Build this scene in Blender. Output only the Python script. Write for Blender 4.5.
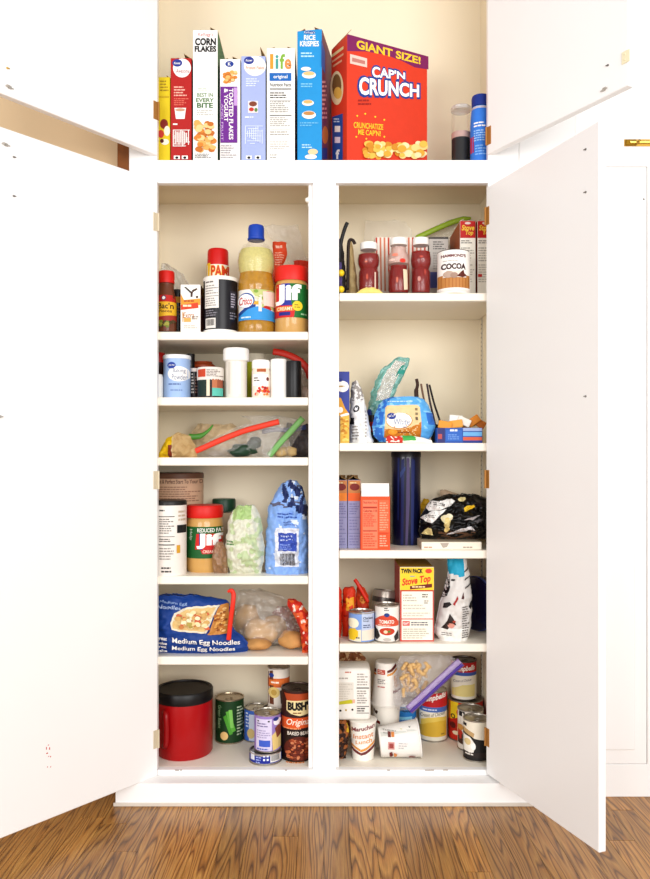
import bpy, bmesh, math, random
from mathutils import Vector, Matrix, noise
for o in list(bpy.data.objects): bpy.data.objects.remove(o, do_unlink=True)
scn = bpy.context.scene
COL = scn.collection
R = math.radians

# ---------------------------------------------------------------- units
# modelling unit u = 2.5 mm; x right, y away from the camera (0 = cabinet face), z up (0 = eye level)
S = 0.0025; F = 780.0; HX = 325.0; HY = 455.0; FLZ = -342.0
# ---------------------------------------------------------------- camera
cam = bpy.data.cameras.new('camera'); camo = bpy.data.objects.new('camera', cam); COL.objects.link(camo)
camo.location = (0, -F*S, -FLZ*S); camo.rotation_euler = (R(90), 0, 0)
cam.sensor_fit = 'VERTICAL'; cam.sensor_height = 36.0; cam.sensor_width = 36.0*650/879
cam.lens = 36.0*F/879; cam.shift_y = (HY-439.5)/879; cam.clip_start = .02
scn.camera = camo
# ---------------------------------------------------------------- light
w = bpy.data.worlds.new('room_light'); scn.world = w; w.use_nodes = True
bg = w.node_tree.nodes['Background']; bg.inputs[0].default_value = (.985, .99, 1.0, 1); bg.inputs[1].default_value = .58
def area(name, loc, tgt, sx, sy, power, col):
    l = bpy.data.lights.new(name, 'AREA'); l.shape = 'RECTANGLE'; l.size = sx; l.size_y = sy; l.energy = power; l.color = col
    o = bpy.data.objects.new(name, l); COL.objects.link(o); o.location = loc
    o.rotation_euler = (Vector(tgt)-Vector(loc)).to_track_quat('-Z', 'Y').to_euler()
area('window_daylight', (1.2, -3.6, 1.5), (0, 0, .7), 2.4, 1.8, 95, (1, .995, .985))
area('window_daylight_side', (-1.7, -3.4, 1.3), (0, 0, .7), 1.6, 1.6, 48, (1, .99, .98))
vs = scn.view_settings
vs.view_transform = 'Standard'; vs.look = 'None'; vs.gamma = 1; vs.use_curve_mapping = False; vs.exposure = .10

# ---------------------------------------------------------------- materials
def lin(h):
    h = h.lstrip('#'); c = [int(h[i:i+2], 16)/255 for i in (0, 2, 4)]
    return [x/12.92 if x <= .04045 else ((x+.055)/1.055)**2.4 for x in c]
MATS = {}
def M(hexc, rough=.55, metal=0.0, trans=0.0, var=.05, bump=0.0, scale=60, coat=0.0):
    key = (hexc, rough, metal, trans, var, bump, scale, coat)
    if key in MATS: return MATS[key]
    m = bpy.data.materials.new('paint_'+hexc.lstrip('#')); m.use_nodes = True
    nt = m.node_tree; p = nt.nodes['Principled BSDF']; c = [x**1.2 for x in lin(hexc)]
    p.inputs['Specular IOR Level'].default_value = .3
    p.inputs['Roughness'].default_value = rough; p.inputs['Metallic'].default_value = metal
    p.inputs['Transmission Weight'].default_value = trans; p.inputs['Coat Weight'].default_value = coat
    tc = nt.nodes.new('ShaderNodeTexCoord'); n = nt.nodes.new('ShaderNodeTexNoise'); n.inputs['Scale'].default_value = scale
    nt.links.new(tc.outputs['Object'], n.inputs['Vector'])
    mx = nt.nodes.new('ShaderNodeMix'); mx.data_type = 'RGBA'
    mx.inputs[6].default_value = (*[x*(1-var) for x in c], 1); mx.inputs[7].default_value = (*[min(1, x*(1+var)) for x in c], 1)
    nt.links.new(n.outputs['Fac'], mx.inputs[0]); nt.links.new(mx.outputs[2], p.inputs['Base Color'])
    if bump:
        b = nt.nodes.new('ShaderNodeBump'); b.inputs['Strength'].default_value = bump; b.inputs['Distance'].default_value = .002
        nt.links.new(n.outputs['Fac'], b.inputs['Height']); nt.links.new(b.outputs[0], p.inputs['Normal'])
    MATS[key] = m; return m
def film(hexc, opac=.25, gloss=.12, name='clear_film', fres=.14, bump=.45):
    key = (hexc, opac, gloss, fres, bump)
    if key in MATS: return MATS[key]
    m = bpy.data.materials.new(name); m.use_nodes = True; nt = m.node_tree
    out = nt.nodes['Material Output']; p = nt.nodes['Principled BSDF']
    p.inputs['Base Color'].default_value = (*lin(hexc), 1); p.inputs['Roughness'].default_value = .25
    t = nt.nodes.new('ShaderNodeBsdfTransparent'); g = nt.nodes.new('ShaderNodeBsdfGlossy'); g.inputs['Roughness'].default_value = .12
    a = nt.nodes.new('ShaderNodeMixShader'); a.inputs[0].default_value = opac
    nt.links.new(t.outputs[0], a.inputs[1]); nt.links.new(p.outputs[0], a.inputs[2])
    n = nt.nodes.new('ShaderNodeTexNoise'); n.inputs['Scale'].default_value = 70; n.inputs['Detail'].default_value = 4
    b = nt.nodes.new('ShaderNodeBump'); b.inputs['Strength'].default_value = bump; b.inputs['Distance'].default_value = .004
    nt.links.new(n.outputs['Fac'], b.inputs['Height'])
    nt.links.new(b.outputs[0], g.inputs['Normal']); nt.links.new(b.outputs[0], p.inputs['Normal'])
    lw = nt.nodes.new('ShaderNodeLayerWeight'); lw.inputs[0].default_value = .25; nt.links.new(b.outputs[0], lw.inputs['Normal'])
    mm = nt.nodes.new('ShaderNodeMath'); mm.operation = 'MULTIPLY_ADD'; mm.inputs[1].default_value = fres; mm.inputs[2].default_value = gloss
    nt.links.new(lw.outputs['Fresnel'], mm.inputs[0])
    c = nt.nodes.new('ShaderNodeMixShader'); nt.links.new(mm.outputs[0], c.inputs[0])
    nt.links.new(a.outputs[0], c.inputs[1]); nt.links.new(g.outputs[0], c.inputs[2]); nt.links.new(c.outputs[0], out.inputs[0])
    MATS[key] = m; return m
def mat(h):
    return h if isinstance(h, bpy.types.Material) else M(h)
WHITE = M('#f7f5f3', .32, var=.015, scale=6)
CREAM = M('#f4e9d2', .5, var=.03, scale=5)
SHELFM = M('#f6efe2', .4, var=.02, scale=8)
STEEL = M('#c4beb4', .28, metal=.9)
BRASS = M('#d8b25a', .3, metal=.85)
OLDBRASS = M('#b98a4e', .45, metal=.5)
CARD = M('#a8875c', .8)
CLEAR = film('#ffffff', .01, .012, 'clear_plastic', .2, .05)
BAG = film('#fffaf2', .12, .06, 'clear_bag_film')
WRAP = film('#ffffff', .01, .015, 'shrink_wrap', .15, .2)

# ---------------------------------------------------------------- mesh helpers
def tag(o, label, cat, group=None):
    o['label'] = label; o['category'] = cat
    if group: o['group'] = group
    return o
def thing(name, label, cat, x, y, z, rz=0, group=None):
    o = bpy.data.objects.new(name, None); COL.objects.link(o); o.empty_display_size = .02
    o.location = (x*S, y*S, (z-FLZ)*S); o.rotation_euler = (0, 0, rz)
    return tag(o, label, cat, group)
def mesh(name, V, Fc, mats, parent=None, mi=None, smooth=False):
    me = bpy.data.meshes.new(name); me.from_pydata([(v[0]*S, v[1]*S, v[2]*S) for v in V], [], Fc)
    if not isinstance(mats, (list, tuple)): mats = [mats]
    for m in mats: me.materials.append(mat(m))
    if mi: me.polygons.foreach_set('material_index', mi)
    if smooth: me.polygons.foreach_set('use_smooth', [True]*len(me.polygons))
    me.update(); o = bpy.data.objects.new(name, me); COL.objects.link(o)
    if parent: o.parent = parent
    return o
def box(x0, y0, z0, x1, y1, z1, bev=0.0, seg=1):
    bm = bmesh.new(); bmesh.ops.create_cube(bm, size=1)
    for v in bm.verts: v.co = ((x0+x1)/2+v.co.x*(x1-x0), (y0+y1)/2+v.co.y*(y1-y0), (z0+z1)/2+v.co.z*(z1-z0))
    if bev: bmesh.ops.bevel(bm, geom=bm.edges[:], offset=bev, segments=seg, profile=.5, affect='EDGES')
    bm.verts.index_update(); V = [tuple(v.co) for v in bm.verts]; Fc = [[v.index for v in f.verts] for f in bm.faces]
    bm.free(); return V, Fc
def join(*parts):
    V = []; Fc = []
    for v, f in parts:
        n = len(V); V += v; Fc += [[i+n for i in q] for q in f]
    return V, Fc
def xf(vf, mtx):
    return [tuple(mtx @ Vector(v)) for v in vf[0]], vf[1]
def lathe(prof, n=28):
    """prof: [(r, z), ...] from bottom to top; ends are closed"""
    V = []; Fc = []; ring = []
    for r, z in prof:
        if r < 1e-4: ring.append([len(V)]); V.append((0, 0, z))
        else:
            ring.append(list(range(len(V), len(V)+n)))
            V += [(r*math.sin(2*math.pi*i/n), -r*math.cos(2*math.pi*i/n), z) for i in range(n)]
    for a, b in zip(ring, ring[1:]):
        for i in range(n):
            j = (i+1) % n
            if len(a) == 1 and len(b) == 1: continue
            if len(a) == 1: Fc.append([a[0], b[j], b[i]])
            elif len(b) == 1: Fc.append([a[i], a[j], b[0]])
            else: Fc.append([a[i], a[j], b[j], b[i]])
    return V, Fc
def tube(pts, r, n=8, flat=1.0):
    """pts: points in u, r radius or list; flat scales the tube's thickness in y"""
    V = []; Fc = []; P = [Vector(p) for p in pts]
    rs = r if isinstance(r, (list, tuple)) else [r]*len(P)
    for i, p in enumerate(P):
        t = (P[min(i+1, len(P)-1)]-P[max(i-1, 0)]).normalized()
        a = Vector((0, 1, 0)); a = (a-t*a.dot(t))
        a = a.normalized() if a.length > .1 else Vector((1, 0, 0)); b = t.cross(a).normalized()
        V += [tuple(p+a*math.cos(2*math.pi*k/n)*rs[i]*flat+b*math.sin(2*math.pi*k/n)*rs[i]) for k in range(n)]
    for i in range(len(P)-1):
        for k in range(n):
            Fc.append([i*n+k, i*n+(k+1) % n, (i+1)*n+(k+1) % n, (i+1)*n+k])
    Fc.append(list(range(n))[::-1]); Fc.append(list(range((len(P)-1)*n, len(P)*n)))
    return V, Fc
def smoothpts(pts, n=6):
    P = [Vector(p) for p in pts]; out = []
    for i in range(len(P)-1):
        p0 = P[max(i-1, 0)]; p1 = P[i]; p2 = P[i+1]; p3 = P[min(i+2, len(P)-1)]
        for k in range(n):
            t = k/n
            out.append(.5*((2*p1)+(p2-p0)*t+(2*p0-5*p1+4*p2-p3)*t*t+(3*p1-p0-3*p2+p3)*t**3))
    out.append(P[-1]); return out
def W(px, py, d):
    """photo measurement at depth d (u) -> scene point in u"""
    k = (F+d)/F; return Vector(((px-HX)*k, d, (HY-py)*k))

# ---------------------------------------------------------------- print on surfaces
TXT = {}
def text2d(s, bold=0.0, shear=0.0):
    key = (s, bold, shear)
    if key in TXT: return TXT[key]
    c = bpy.data.curves.new('lettering', 'FONT'); c.body = s; c.size = 1; c.resolution_u = 3; c.offset = bold; c.shear = shear; c.fill_mode = 'FRONT'
    o = bpy.data.objects.new('lettering', c); COL.objects.link(o)
    bpy.context.view_layer.update()
    me = bpy.data.meshes.new_from_object(o)
    V = [(v.co.x, v.co.y) for v in me.vertices]; Fc = [list(p.vertices) for p in me.polygons]
    bpy.data.objects.remove(o); bpy.data.curves.remove(c); bpy.data.meshes.remove(me)
    x0 = min(v[0] for v in V); x1 = max(v[0] for v in V); y0 = min(v[1] for v in V); y1 = max(v[1] for v in V)
    V = [((x-x0)/(x1-x0), (y-y0)/(y1-y0)) for x, y in V]
    TXT[key] = (V, Fc); return TXT[key]
# items, in photo measures:  ('r',x0,y0,x1,y1,col) ('e',cx,cy,rx,ry,col) ('p',[pts],col) ('q',text,[tl,tr,br,bl],col,bold,shear)
#                            ('t',text,x0,y0,x1,y1,col,bold,shear)  ('v',text,...) reads downward   ('l',x0,y0,x1,y1,n,col) fine print
def flat2d(it, rnd):
    k = it[0]
    if k == 'r':
        _, a, b, c, d, col = it; return [(a, b), (c, b), (c, d), (a, d)], [[0, 1, 2, 3]], col
    if k == 'e':
        _, cx, cy, rx, ry, col = it; n = 20
        return [(cx+rx*math.cos(2*math.pi*i/n), cy+ry*math.sin(2*math.pi*i/n)) for i in range(n)], [list(range(n))], col
    if k == 'p': return list(it[1]), [list(range(len(it[1])))], it[2]
    if k == 'l':
        _, a, b, c, d, n, col = it; V = []; Fc = []; h = (d-b)/n
        for i in range(n):
            x = a
            e = a+(c-a)*rnd.uniform(.62, 1)
            while x < e-.3:
                x2 = min(e, x+rnd.uniform(1.2, 4.5)); q = len(V)
                V += [(x, b+h*i+h*.2), (x2, b+h*i+h*.2), (x2, b+h*i+h*.68), (x, b+h*i+h*.68)]; Fc.append([q, q+1, q+2, q+3]); x = x2+.55
        return V, Fc, col
    if k in 'tvq':
        if k == 'q': s, Q, col = it[1:4]; rest = it[4:]
        else:
            s, a, b, c, d, col = it[1:7]; rest = it[7:]
            Q = [(a, b), (c, b), (c, d), (a, d)] if k == 't' else [(c, b), (c, d), (a, d), (a, b)]
        V, Fc = text2d(s, *(rest or (.012,)))
        tl, tr, br, bl = [Vector(q) for q in Q]
        return [tuple((bl*(1-x)+br*x)*(1-y)+(tl*(1-x)+tr*x)*y) for x, y in V], Fc, col
def prints(parent, fmap, items, step=None, name='printed_label', seed=1):
    """fmap(px, py, offset) -> local point in u"""
    rnd = random.Random(seed); V = []; Fc = []; mi = []; mats = []
    for i, it in enumerate(items):
        v, f, col = flat2d(it, rnd); m = mat(col)
        if m not in mats: mats.append(m)
        if step and v:
            bm = bmesh.new(); bv = [bm.verts.new((x, y, 0)) for x, y in v]
            for q in f:
                try: bm.faces.new([bv[j] for j in q])
                except ValueError: pass
            axes = ((0, step[0]), (1, step[1])) if isinstance(step, tuple) else ((0, step),)
            for ax, st in axes:
                lo = min(p[ax] for p in v); hi = max(p[ax] for p in v); x = math.floor(lo/st)*st+st
                while x < hi:
                    co = [0, 0, 0]; no = [0, 0, 0]; co[ax] = x; no[ax] = 1
                    bmesh.ops.bisect_plane(bm, geom=bm.verts[:]+bm.edges[:]+bm.faces[:], plane_co=co, plane_no=no); x += st
            bm.verts.index_update(); v = [(p.co.x, p.co.y) for p in bm.verts]; f = [[p.index for p in q.verts] for q in bm.faces]; bm.free()
        n = len(V); off = .10+.035*i
        V += [fmap(x, y, off) for x, y in v]; Fc += [[j+n for j in q] for q in f]; mi += [mats.index(m)]*len(f)
    if not V: return
    return mesh(name, V, Fc, mats, parent, mi)
def plane_map(o, p0, nrm):
    """photo point -> the point of a flat face of thing o (local point p0, local normal nrm)"""
    mw = Matrix.LocRotScale(o.location/S+Vector((0, 0, FLZ)), o.rotation_euler, None); inv = mw.inverted()
    wp = mw @ Vector(p0); wn = (mw.to_3x3() @ Vector(nrm)).normalized(); c = Vector((0, -F, 0))
    def f(px, py, off):
        d = Vector((px-HX, F, HY-py)); t = (wp-c).dot(wn)/d.dot(wn)
        return tuple(inv @ (c+d*t+wn*off))
    return f
def round_map(x, d, zs, rad, rmax):
    """photo point -> surface of a turned body; rad(z) gives its radius"""
    k = (F+d-rmax*.75)/F
    def f(px, py, off):
        z = (HY-py)*k-zs; r = rad(z)+off; s = max(-.995, min(.995, ((px-HX)*k-x)/r)); a = math.asin(s)
        return (r*math.sin(a), -r*math.cos(a), z)
    return f

# ---------------------------------------------------------------- object builders
def carton(name, label, cat, xl, xr, yt, d, zs, dep, front, side=None, items=(), flaps=(), rz=0, group=None, top=None, sideitems=None, bev=.35):
    k = (F+d)/F; wd = (xr-xl)*k; x = ((xl+xr)/2-HX)*k; h = (HY-yt)*k-zs
    o = thing(name, label, cat, x-math.sin(rz)*dep/2, d+math.cos(rz)*dep/2, zs, rz, group)
    v, f = box(-wd/2, -dep/2, 0, wd/2, dep/2, h, bev)
    mi = []
    for q in f:
        a, b, c = [Vector(v[i]) for i in q[:3]]; n = (b-a).cross(c-a).normalized()
        mi.append(0 if n.y < -.7 else 2 if n.z > .7 else 1)
    mesh('carton_body', v, f, [front, side or front, top or side or front], o, mi)
    for fl in flaps:
        e, ln, ang = fl[:3]; fc = fl[3] if len(fl) > 3 else CARD
        if e in 'lr':
            sx = -1 if e == 'l' else 1
            m = Matrix.Translation((sx*wd/2, 0, h)) @ Matrix.Rotation(-sx*R(ang), 4, 'Y')
            b = xf(box(-.25, -dep*.46, 0, .25, dep*.46, ln), m)
        else:
            sy = -1 if e == 'f' else 1
            m = Matrix.Translation((0, sy*dep/2, h)) @ Matrix.Rotation(sy*R(ang), 4, 'X')
            b = xf(box(-wd*.47, -.25, 0, wd*.47, .25, ln), m)
        mesh('flap', *b, fc, o)
    if items: prints(o, plane_map(o, (0, -dep/2, 0), (0, -1, 0)), items, name='printed_front')
    if sideitems:
        s = -1 if sideitems[0] == 'l' else 1
        prints(o, plane_map(o, (s*wd/2, 0, 0), (s, 0, 0)), sideitems[1], name='printed_side')
    return o
def vessel(name, label, cat, xc, d, zs, parts, items=(), on=0, group=None, n=28, step=(2.0, 3.0), tilt=None):
    """parts: (name, [(half width, photo y), ...] bottom to top, material)"""
    k = (F+d)/F; x = (xc-HX)*k; o = thing(name, label, cat, x, d, zs, 0, group); sto = []
    for pn, prof, mt in parts:
        rmax = max(p[0] for p in prof)*k
        kz = (F+d-rmax)/F if prof[-1][1] < HY else k
        pr = [(r*k, (HY-y)*kz-zs) for r, y in prof]
        if abs(pr[0][1]) < 1.5 and pn != 'cap': pr[0] = (pr[0][0], 0.0)
        sto.append((pr, rmax)); p2 = ([(0, pr[0][1])] if pr[0][0] > 0 else [])+pr+([(0, pr[-1][1])] if pr[-1][0] > 0 else [])
        mesh(pn, *lathe(p2, n), mt, o, smooth=True).data.set_sharp_from_angle(angle=R(40))
    if items:
        pr, rmax = sto[on]
        def rad(z):
            if z <= pr[0][1]: return pr[0][0]
            for a, b in zip(pr, pr[1:]):
                if a[1] <= z <= b[1]: return a[0]+(b[0]-a[0])*(z-a[1])/max(b[1]-a[1], 1e-6)
            return pr[-1][0]
        prints(o, round_map(x, d, zs, rad, rmax), items, step)
    if tilt: o.rotation_euler = tilt
    return o
def can(name, label, cat, xl, xr, yt, d, zs, bands, items=(), group=None, ring=True, metal=STEEL, labelgap=1.6):
    """tin can: steel body with rims, wrapped paper label of colour bands, lid with ring pull"""
    k = (F+d)/F; x = ((xl+xr)/2-HX)*k; r = (xr-xl)/2*k; h = (HY-yt)*k-zs; rb = r*.965
    o = thing(name, label, cat, x, d, zs, 0, group)
    mesh('can_body', *lathe([(0, 0), (rb*.95, 0), (r, .3), (r, 1.1), (rb, 1.5), (rb, h-1.5), (r, h-1.1), (r, h-.2), (r*.96, h), (r*.92, h-.2), (r*.9, h-1.6), (0, h-1.6)], 32), metal, o, smooth=True).data.set_sharp_from_angle(angle=R(35))
    kf = (F+d-r*.75)/F; z0 = labelgap; z1 = h-labelgap; rl = rb+.1
    zz = [z1]+[max(z0, min(z1, (HY-b[1])*kf-zs)) for b in bands[:-1]]+[z0]; mats = []; V = []; Fc = []; mi = []
    for i, b in enumerate(bands):
        if zz[i]-zz[i+1] < .05: continue
        v, f = lathe([(rl, zz[i+1]), (rl, zz[i])], 32); n = len(V); V += v; Fc += [[j+n for j in q] for q in f]
        mt = mat(b[2])
        if mt not in mats: mats.append(mt)
        mi += [mats.index(mt)]*len(f)
    lb = mesh('label', V, Fc, mats, o, mi, smooth=True)
    if ring:
        lid = mesh('lid', *lathe([(0, h-1.5), (r*.88, h-1.5), (r*.86, h-1.2), (r*.7, h-1.2), (r*.68, h-1.45), (0, h-1.4)], 24), metal, o, smooth=False)
        pts = [(r*.25*math.cos(a), -r*.35+r*.25*math.sin(a), h-.9) for a in [2*math.pi*i/12 for i in range(13)]]
        mesh('ring_pull', *tube(pts, .35, 6), metal, lid, smooth=True)
    if items: prints(o, round_map(x, d, zs, lambda z: rl, r), items, 2.0)
    return o
def pouch(name, label, cat, rows, d, D, mt, zs=None, seed=0, crumple=.12, pinch=(0.35, 0.15), nx=26, ny=30, items=(), group=None, colour=None, exp=.6, lean=0.0, tilt=0.0, jag=1.3):
    """soft bag: rows = (photo y, left, right); D = thickness; pinch = share of thickness left at top / bottom;
    colour = (function(u, v, x, y) -> slot, [materials])"""
    k = (F+d-D*.3)/F; rows = sorted(rows)
    if colour or items: nx, ny = max(nx, 56), (max(ny, 56) if ny > 12 else 16)
    pts = [((HY-y)*k, (a-HX)*k, (b-HX)*k) for y, a, b in rows][::-1]
    zb = pts[0][0]; zt = pts[-1][0]; base = zb if zs is None else zs; sc = (zt-base)/(zt-zb)
    xc = sum((p[1]+p[2])/2 for p in pts)/len(pts)
    def edge(v):
        z = zb+(zt-zb)*v
        for a, b in zip(pts, pts[1:]):
            if z <= b[0]+1e-6:
                t = (z-a[0])/max(b[0]-a[0], 1e-6); t = t*t*(3-2*t)*.5+t*.5
                return a[1]+(b[1]-a[1])*t-xc, a[2]+(b[2]-a[2])*t-xc
        return pts[-1][1]-xc, pts[-1][2]-xc
    off = Vector((seed*7.31, seed*3.17, seed*1.7))
    def thick(u, v):
        prof = pinch[1]+(1-pinch[1])*min(1, v/.25)**.6 if v < .25 else 1.0
        if v > .55: prof *= pinch[0]+(1-pinch[0])*(max(0, (1-v)/.45))**.7
        return D/2*prof*max(0, 1-abs(2*u-1)**2.4)**exp
    def surf(u, v, sgn):
        a, b = edge(v); g = jag*min(1, (b-a)/20)
        a += g*(noise.noise(Vector((1.3, v*(zt-base)*.16, 2))+off)+.5*noise.noise(Vector((4.3, v*(zt-base)*.4, 2))+off)); b += g*(noise.noise(Vector((8.3, v*(zt-base)*.16, 2))+off)+.5*noise.noise(Vector((9.3, v*(zt-base)*.4, 2))+off))
        x = a+(b-a)*u; z = (zt-base)*v*(1+jag*1.3/max(zt-base, 1)*(noise.noise(Vector((x*.16, 3.7, 2))+off)+.5*noise.noise(Vector((x*.4, 1.7, 2))+off)))
        t = thick(u, v); nv = noise.turbulence(Vector((x*.09, z*.09, sgn*3))+off, 3, True)-.55
        nv += .6*(noise.noise(Vector((x*.25, z*.25, sgn*5))+off))
        t2 = max(.12, t*(1+0.0)+crumple*D*nv*min(1, t/(D*.2+1e-6)))
        return (x, sgn*t2+lean*z, z)
    o = thing(name, label, cat, xc, d, base, 0, group)
    V = []; Fc = []; mi = []
    for sgn in (-1, 1):
        for j in range(ny+1):
            for i in range(nx+1):
                V.append(surf(i/nx, j/ny, sgn))
    q = (nx+1)*(ny+1)
    for j in range(ny):
        for i in range(nx):
            a = j*(nx+1)+i; f = [a, a+1, a+nx+2, a+nx+1]; Fc.append(f); Fc.append([q+t for t in f[::-1]])
            sl = 0
            if colour:
                u = (i+.5)/nx; v = (j+.5)/ny; c = surf(u, v, -1); sl = colour[0](u, v, HX+(c[0]+xc)/k, HY-(zb+(zt-zb)*v)/k)
            mi += [sl, sl]
    rim = [j*(nx+1) for j in range(ny+1)]; rim2 = [j*(nx+1)+nx for j in range(ny+1)]; tp = [ny*(nx+1)+i for i in range(nx+1)]; bt = list(range(nx+1))
    for L, fl in ((rim, 1), (rim2, 0), (tp, 1), (bt, 0)):
        for a, b in zip(L, L[1:]):
            f = [a, b, q+b, q+a]; Fc.append(f[::-1] if fl else f); mi.append(0)
    mesh('bag_body', V, Fc, colour[1] if colour else mt, o, mi, smooth=True)
    if items:
        def fm(px, py, of):
            z = (HY-py)*k; v = max(0, min(1, (z-zb)/(zt-zb))); a, b = edge(v); u = max(.0, min(1, ((px-HX)*k-xc-a)/max(b-a, 1e-6)))
            s = surf(u, v, -1); return (s[0], s[1]-of*1.5-.3, s[2])
        prints(o, fm, items, (1.5, 1.5))
    return o
def zipper(parent, pts, r, hexc, d, flat=.35, name='zip_strip', z=None):
    l = parent.location; b = Vector((l.x/S, l.y/S, l.z/S+FLZ))
    P = [W(px, py, dd)-b for px, py, dd in pts]
    return mesh(name, *tube(smoothpts(P), r, 8, flat), hexc, parent, smooth=True)
def strip(name, label, cat, pts, r, hexc, flat=.5, group=None):
    P = [W(*p) for p in pts]; b = min(P, key=lambda p: p.z); b = Vector((b.x, b.y, b.z-(r if not isinstance(r, list) else r[0])))
    o = tag(mesh(name, *tube(smoothpts([p-b for p in P]), r, 8, flat), hexc, smooth=True), label, cat, group)
    o.location = (b.x*S, b.y*S, (b.z-FLZ)*S); return o
def blob(name, label, cat, px, py, d, rx, ry, rz, mt, seed=0, amp=.12, group=None, base=None):
    k = (F+d)/F; c = W(px, py, d); bm = bmesh.new(); bmesh.ops.create_icosphere(bm, subdivisions=3, radius=1)
    V = []
    for v in bm.verts:
        s = 1+amp*noise.noise(v.co*1.6+Vector((seed*5.1, seed, 0)))
        V.append((v.co.x*rx*k*s, v.co.y*ry*k*s, v.co.z*rz*k*s))
    Fc = [[v.index for v in f.verts] for f in bm.faces]; bm.free(); lo = min(v[2] for v in V)
    if base is None: base = c.z+lo
    V = [(x, y, z-lo) for x, y, z in V]
    o = tag(mesh(name, V, Fc, mt, smooth=True), label, cat, group); o.location = (c.x*S, c.y*S, (base-FLZ)*S); return o

# ================================================================= THE ROOM
def structure(o): o['kind'] = 'structure'; return o
def slab(name, x0, y0, z0, x1, y1, z1, m, parent=None, bev=0):
    v, f = box(x0, y0, z0-FLZ, x1, y1, z1-FLZ, bev); return mesh(name, v, f, m, parent)
# oak floor
def oak():
    m = bpy.data.materials.new('oak_boards'); m.use_nodes = True; nt = m.node_tree; N = nt.nodes; L = nt.links; p = N['Principled BSDF']
    g = N.new('ShaderNodeNewGeometry'); oi = N.new('ShaderNodeObjectInfo')
    mul = N.new('ShaderNodeVectorMath'); mul.operation = 'SCALE'; cmb = N.new('ShaderNodeCombineXYZ')
    a = N.new('ShaderNodeMath'); a.operation = 'MULTIPLY'; a.inputs[1].default_value = 37.0; L.new(oi.outputs['Random'], a.inputs[0])
    L.new(a.outputs[0], cmb.inputs[0]); L.new(a.outputs[0], cmb.inputs[1])
    add = N.new('ShaderNodeVectorMath'); add.operation = 'ADD'; L.new(g.outputs['Position'], add.inputs[0]); L.new(cmb.outputs[0], add.inputs[1])
    mp = N.new('ShaderNodeMapping'); mp.inputs['Scale'].default_value = (14, .8, 1); L.new(add.outputs[0], mp.inputs['Vector'])
    n1 = N.new('ShaderNodeTexNoise'); n1.inputs['Scale'].default_value = 1.0; n1.inputs['Detail'].default_value = 2; L.new(mp.outputs[0], n1.inputs['Vector'])
    wv = N.new('ShaderNodeMath'); wv.operation = 'MULTIPLY'; wv.inputs[1].default_value = 24.0; L.new(n1.outputs['Fac'], wv.inputs[0])
    fr = N.new('ShaderNodeMath'); fr.operation = 'FRACT'; L.new(wv.outputs[0], fr.inputs[0])
    cr = N.new('ShaderNodeValToRGB'); e = cr.color_ramp.elements
    e[0].position = 0; e[0].color = (*lin('#5c3610'), 1); e[1].position = 1; e[1].color = (*lin('#7a4a1a'), 1)
    x = cr.color_ramp.elements.new(.22); x.color = (*lin('#a97030'), 1); x = cr.color_ramp.elements.new(.72); x.color = (*lin('#b98542'), 1)
    L.new(fr.outputs[0], cr.inputs[0])
    mp2 = N.new('ShaderNodeMapping'); mp2.inputs['Scale'].default_value = (420, 14, 1); L.new(add.outputs[0], mp2.inputs['Vector'])
    n2 = N.new('ShaderNodeTexNoise'); n2.inputs['Scale'].default_value = 1; n2.inputs['Detail'].default_value = 3; L.new(mp2.outputs[0], n2.inputs['Vector'])
    r2 = N.new('ShaderNodeMapRange'); r2.inputs[1].default_value = .35; r2.inputs[2].default_value = .65; r2.inputs[3].default_value = .72; r2.inputs[4].default_value = 1.08; L.new(n2.outputs['Fac'], r2.inputs[0])
    r3 = N.new('ShaderNodeMapRange'); r3.inputs[3].default_value = .78; r3.inputs[4].default_value = 1.16; L.new(oi.outputs['Random'], r3.inputs[0])
    mm = N.new('ShaderNodeMath'); mm.operation = 'MULTIPLY'; L.new(r2.outputs[0], mm.inputs[0]); L.new(r3.outputs[0], mm.inputs[1])
    sc = N.new('ShaderNodeVectorMath'); sc.operation = 'SCALE'; L.new(cr.outputs[0], sc.inputs[0]); L.new(mm.outputs[0], sc.inputs['Scale'])
    L.new(sc.outputs[0], p.inputs['Base Color']); p.inputs['Roughness'].default_value = .33
    b = N.new('ShaderNodeBump'); b.inputs['Strength'].default_value = .15; b.inputs['Distance'].default_value = .001; L.new(n2.outputs['Fac'], b.inputs['Height']); L.new(b.outputs[0], p.inputs['Normal'])
    return m
OAK = oak()
fl = structure(slab('floor', -760, -1000, FLZ-8, 620, 130, FLZ-1.2, M('#4a2e14', .7)))
v, f = box(-.5, -.5, -1, .5, .5, 0); pm = bpy.data.meshes.new('plank'); pm.from_pydata([(a[0]*S, a[1]*S, a[2]*S) for a in v], [], f); pm.materials.append(OAK)
rnd = random.Random(4); PW = 23.0; x = -760+PW/2
while x < 620:
    y = -1000 - rnd.uniform(0, 200)
    while y < 20:
        ln = rnd.uniform(260, 520); y2 = min(y+ln, 30); y1 = max(y, -1000)
        if y2 > y1+8:
            o = bpy.data.objects.new('plank', pm); COL.objects.link(o); o.parent = fl
            o.location = (x*S, (y1+y2)/2*S, rnd.uniform(-.05, .05)*S); o.scale = (PW-.35, y2-y1-.4, 1.0)
        y += ln
    x += PW
structure(slab('wall_back', -760, 24, FLZ, -209, 40, 618, M('#e2c9a6', .7, var=.02, scale=3)))

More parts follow.
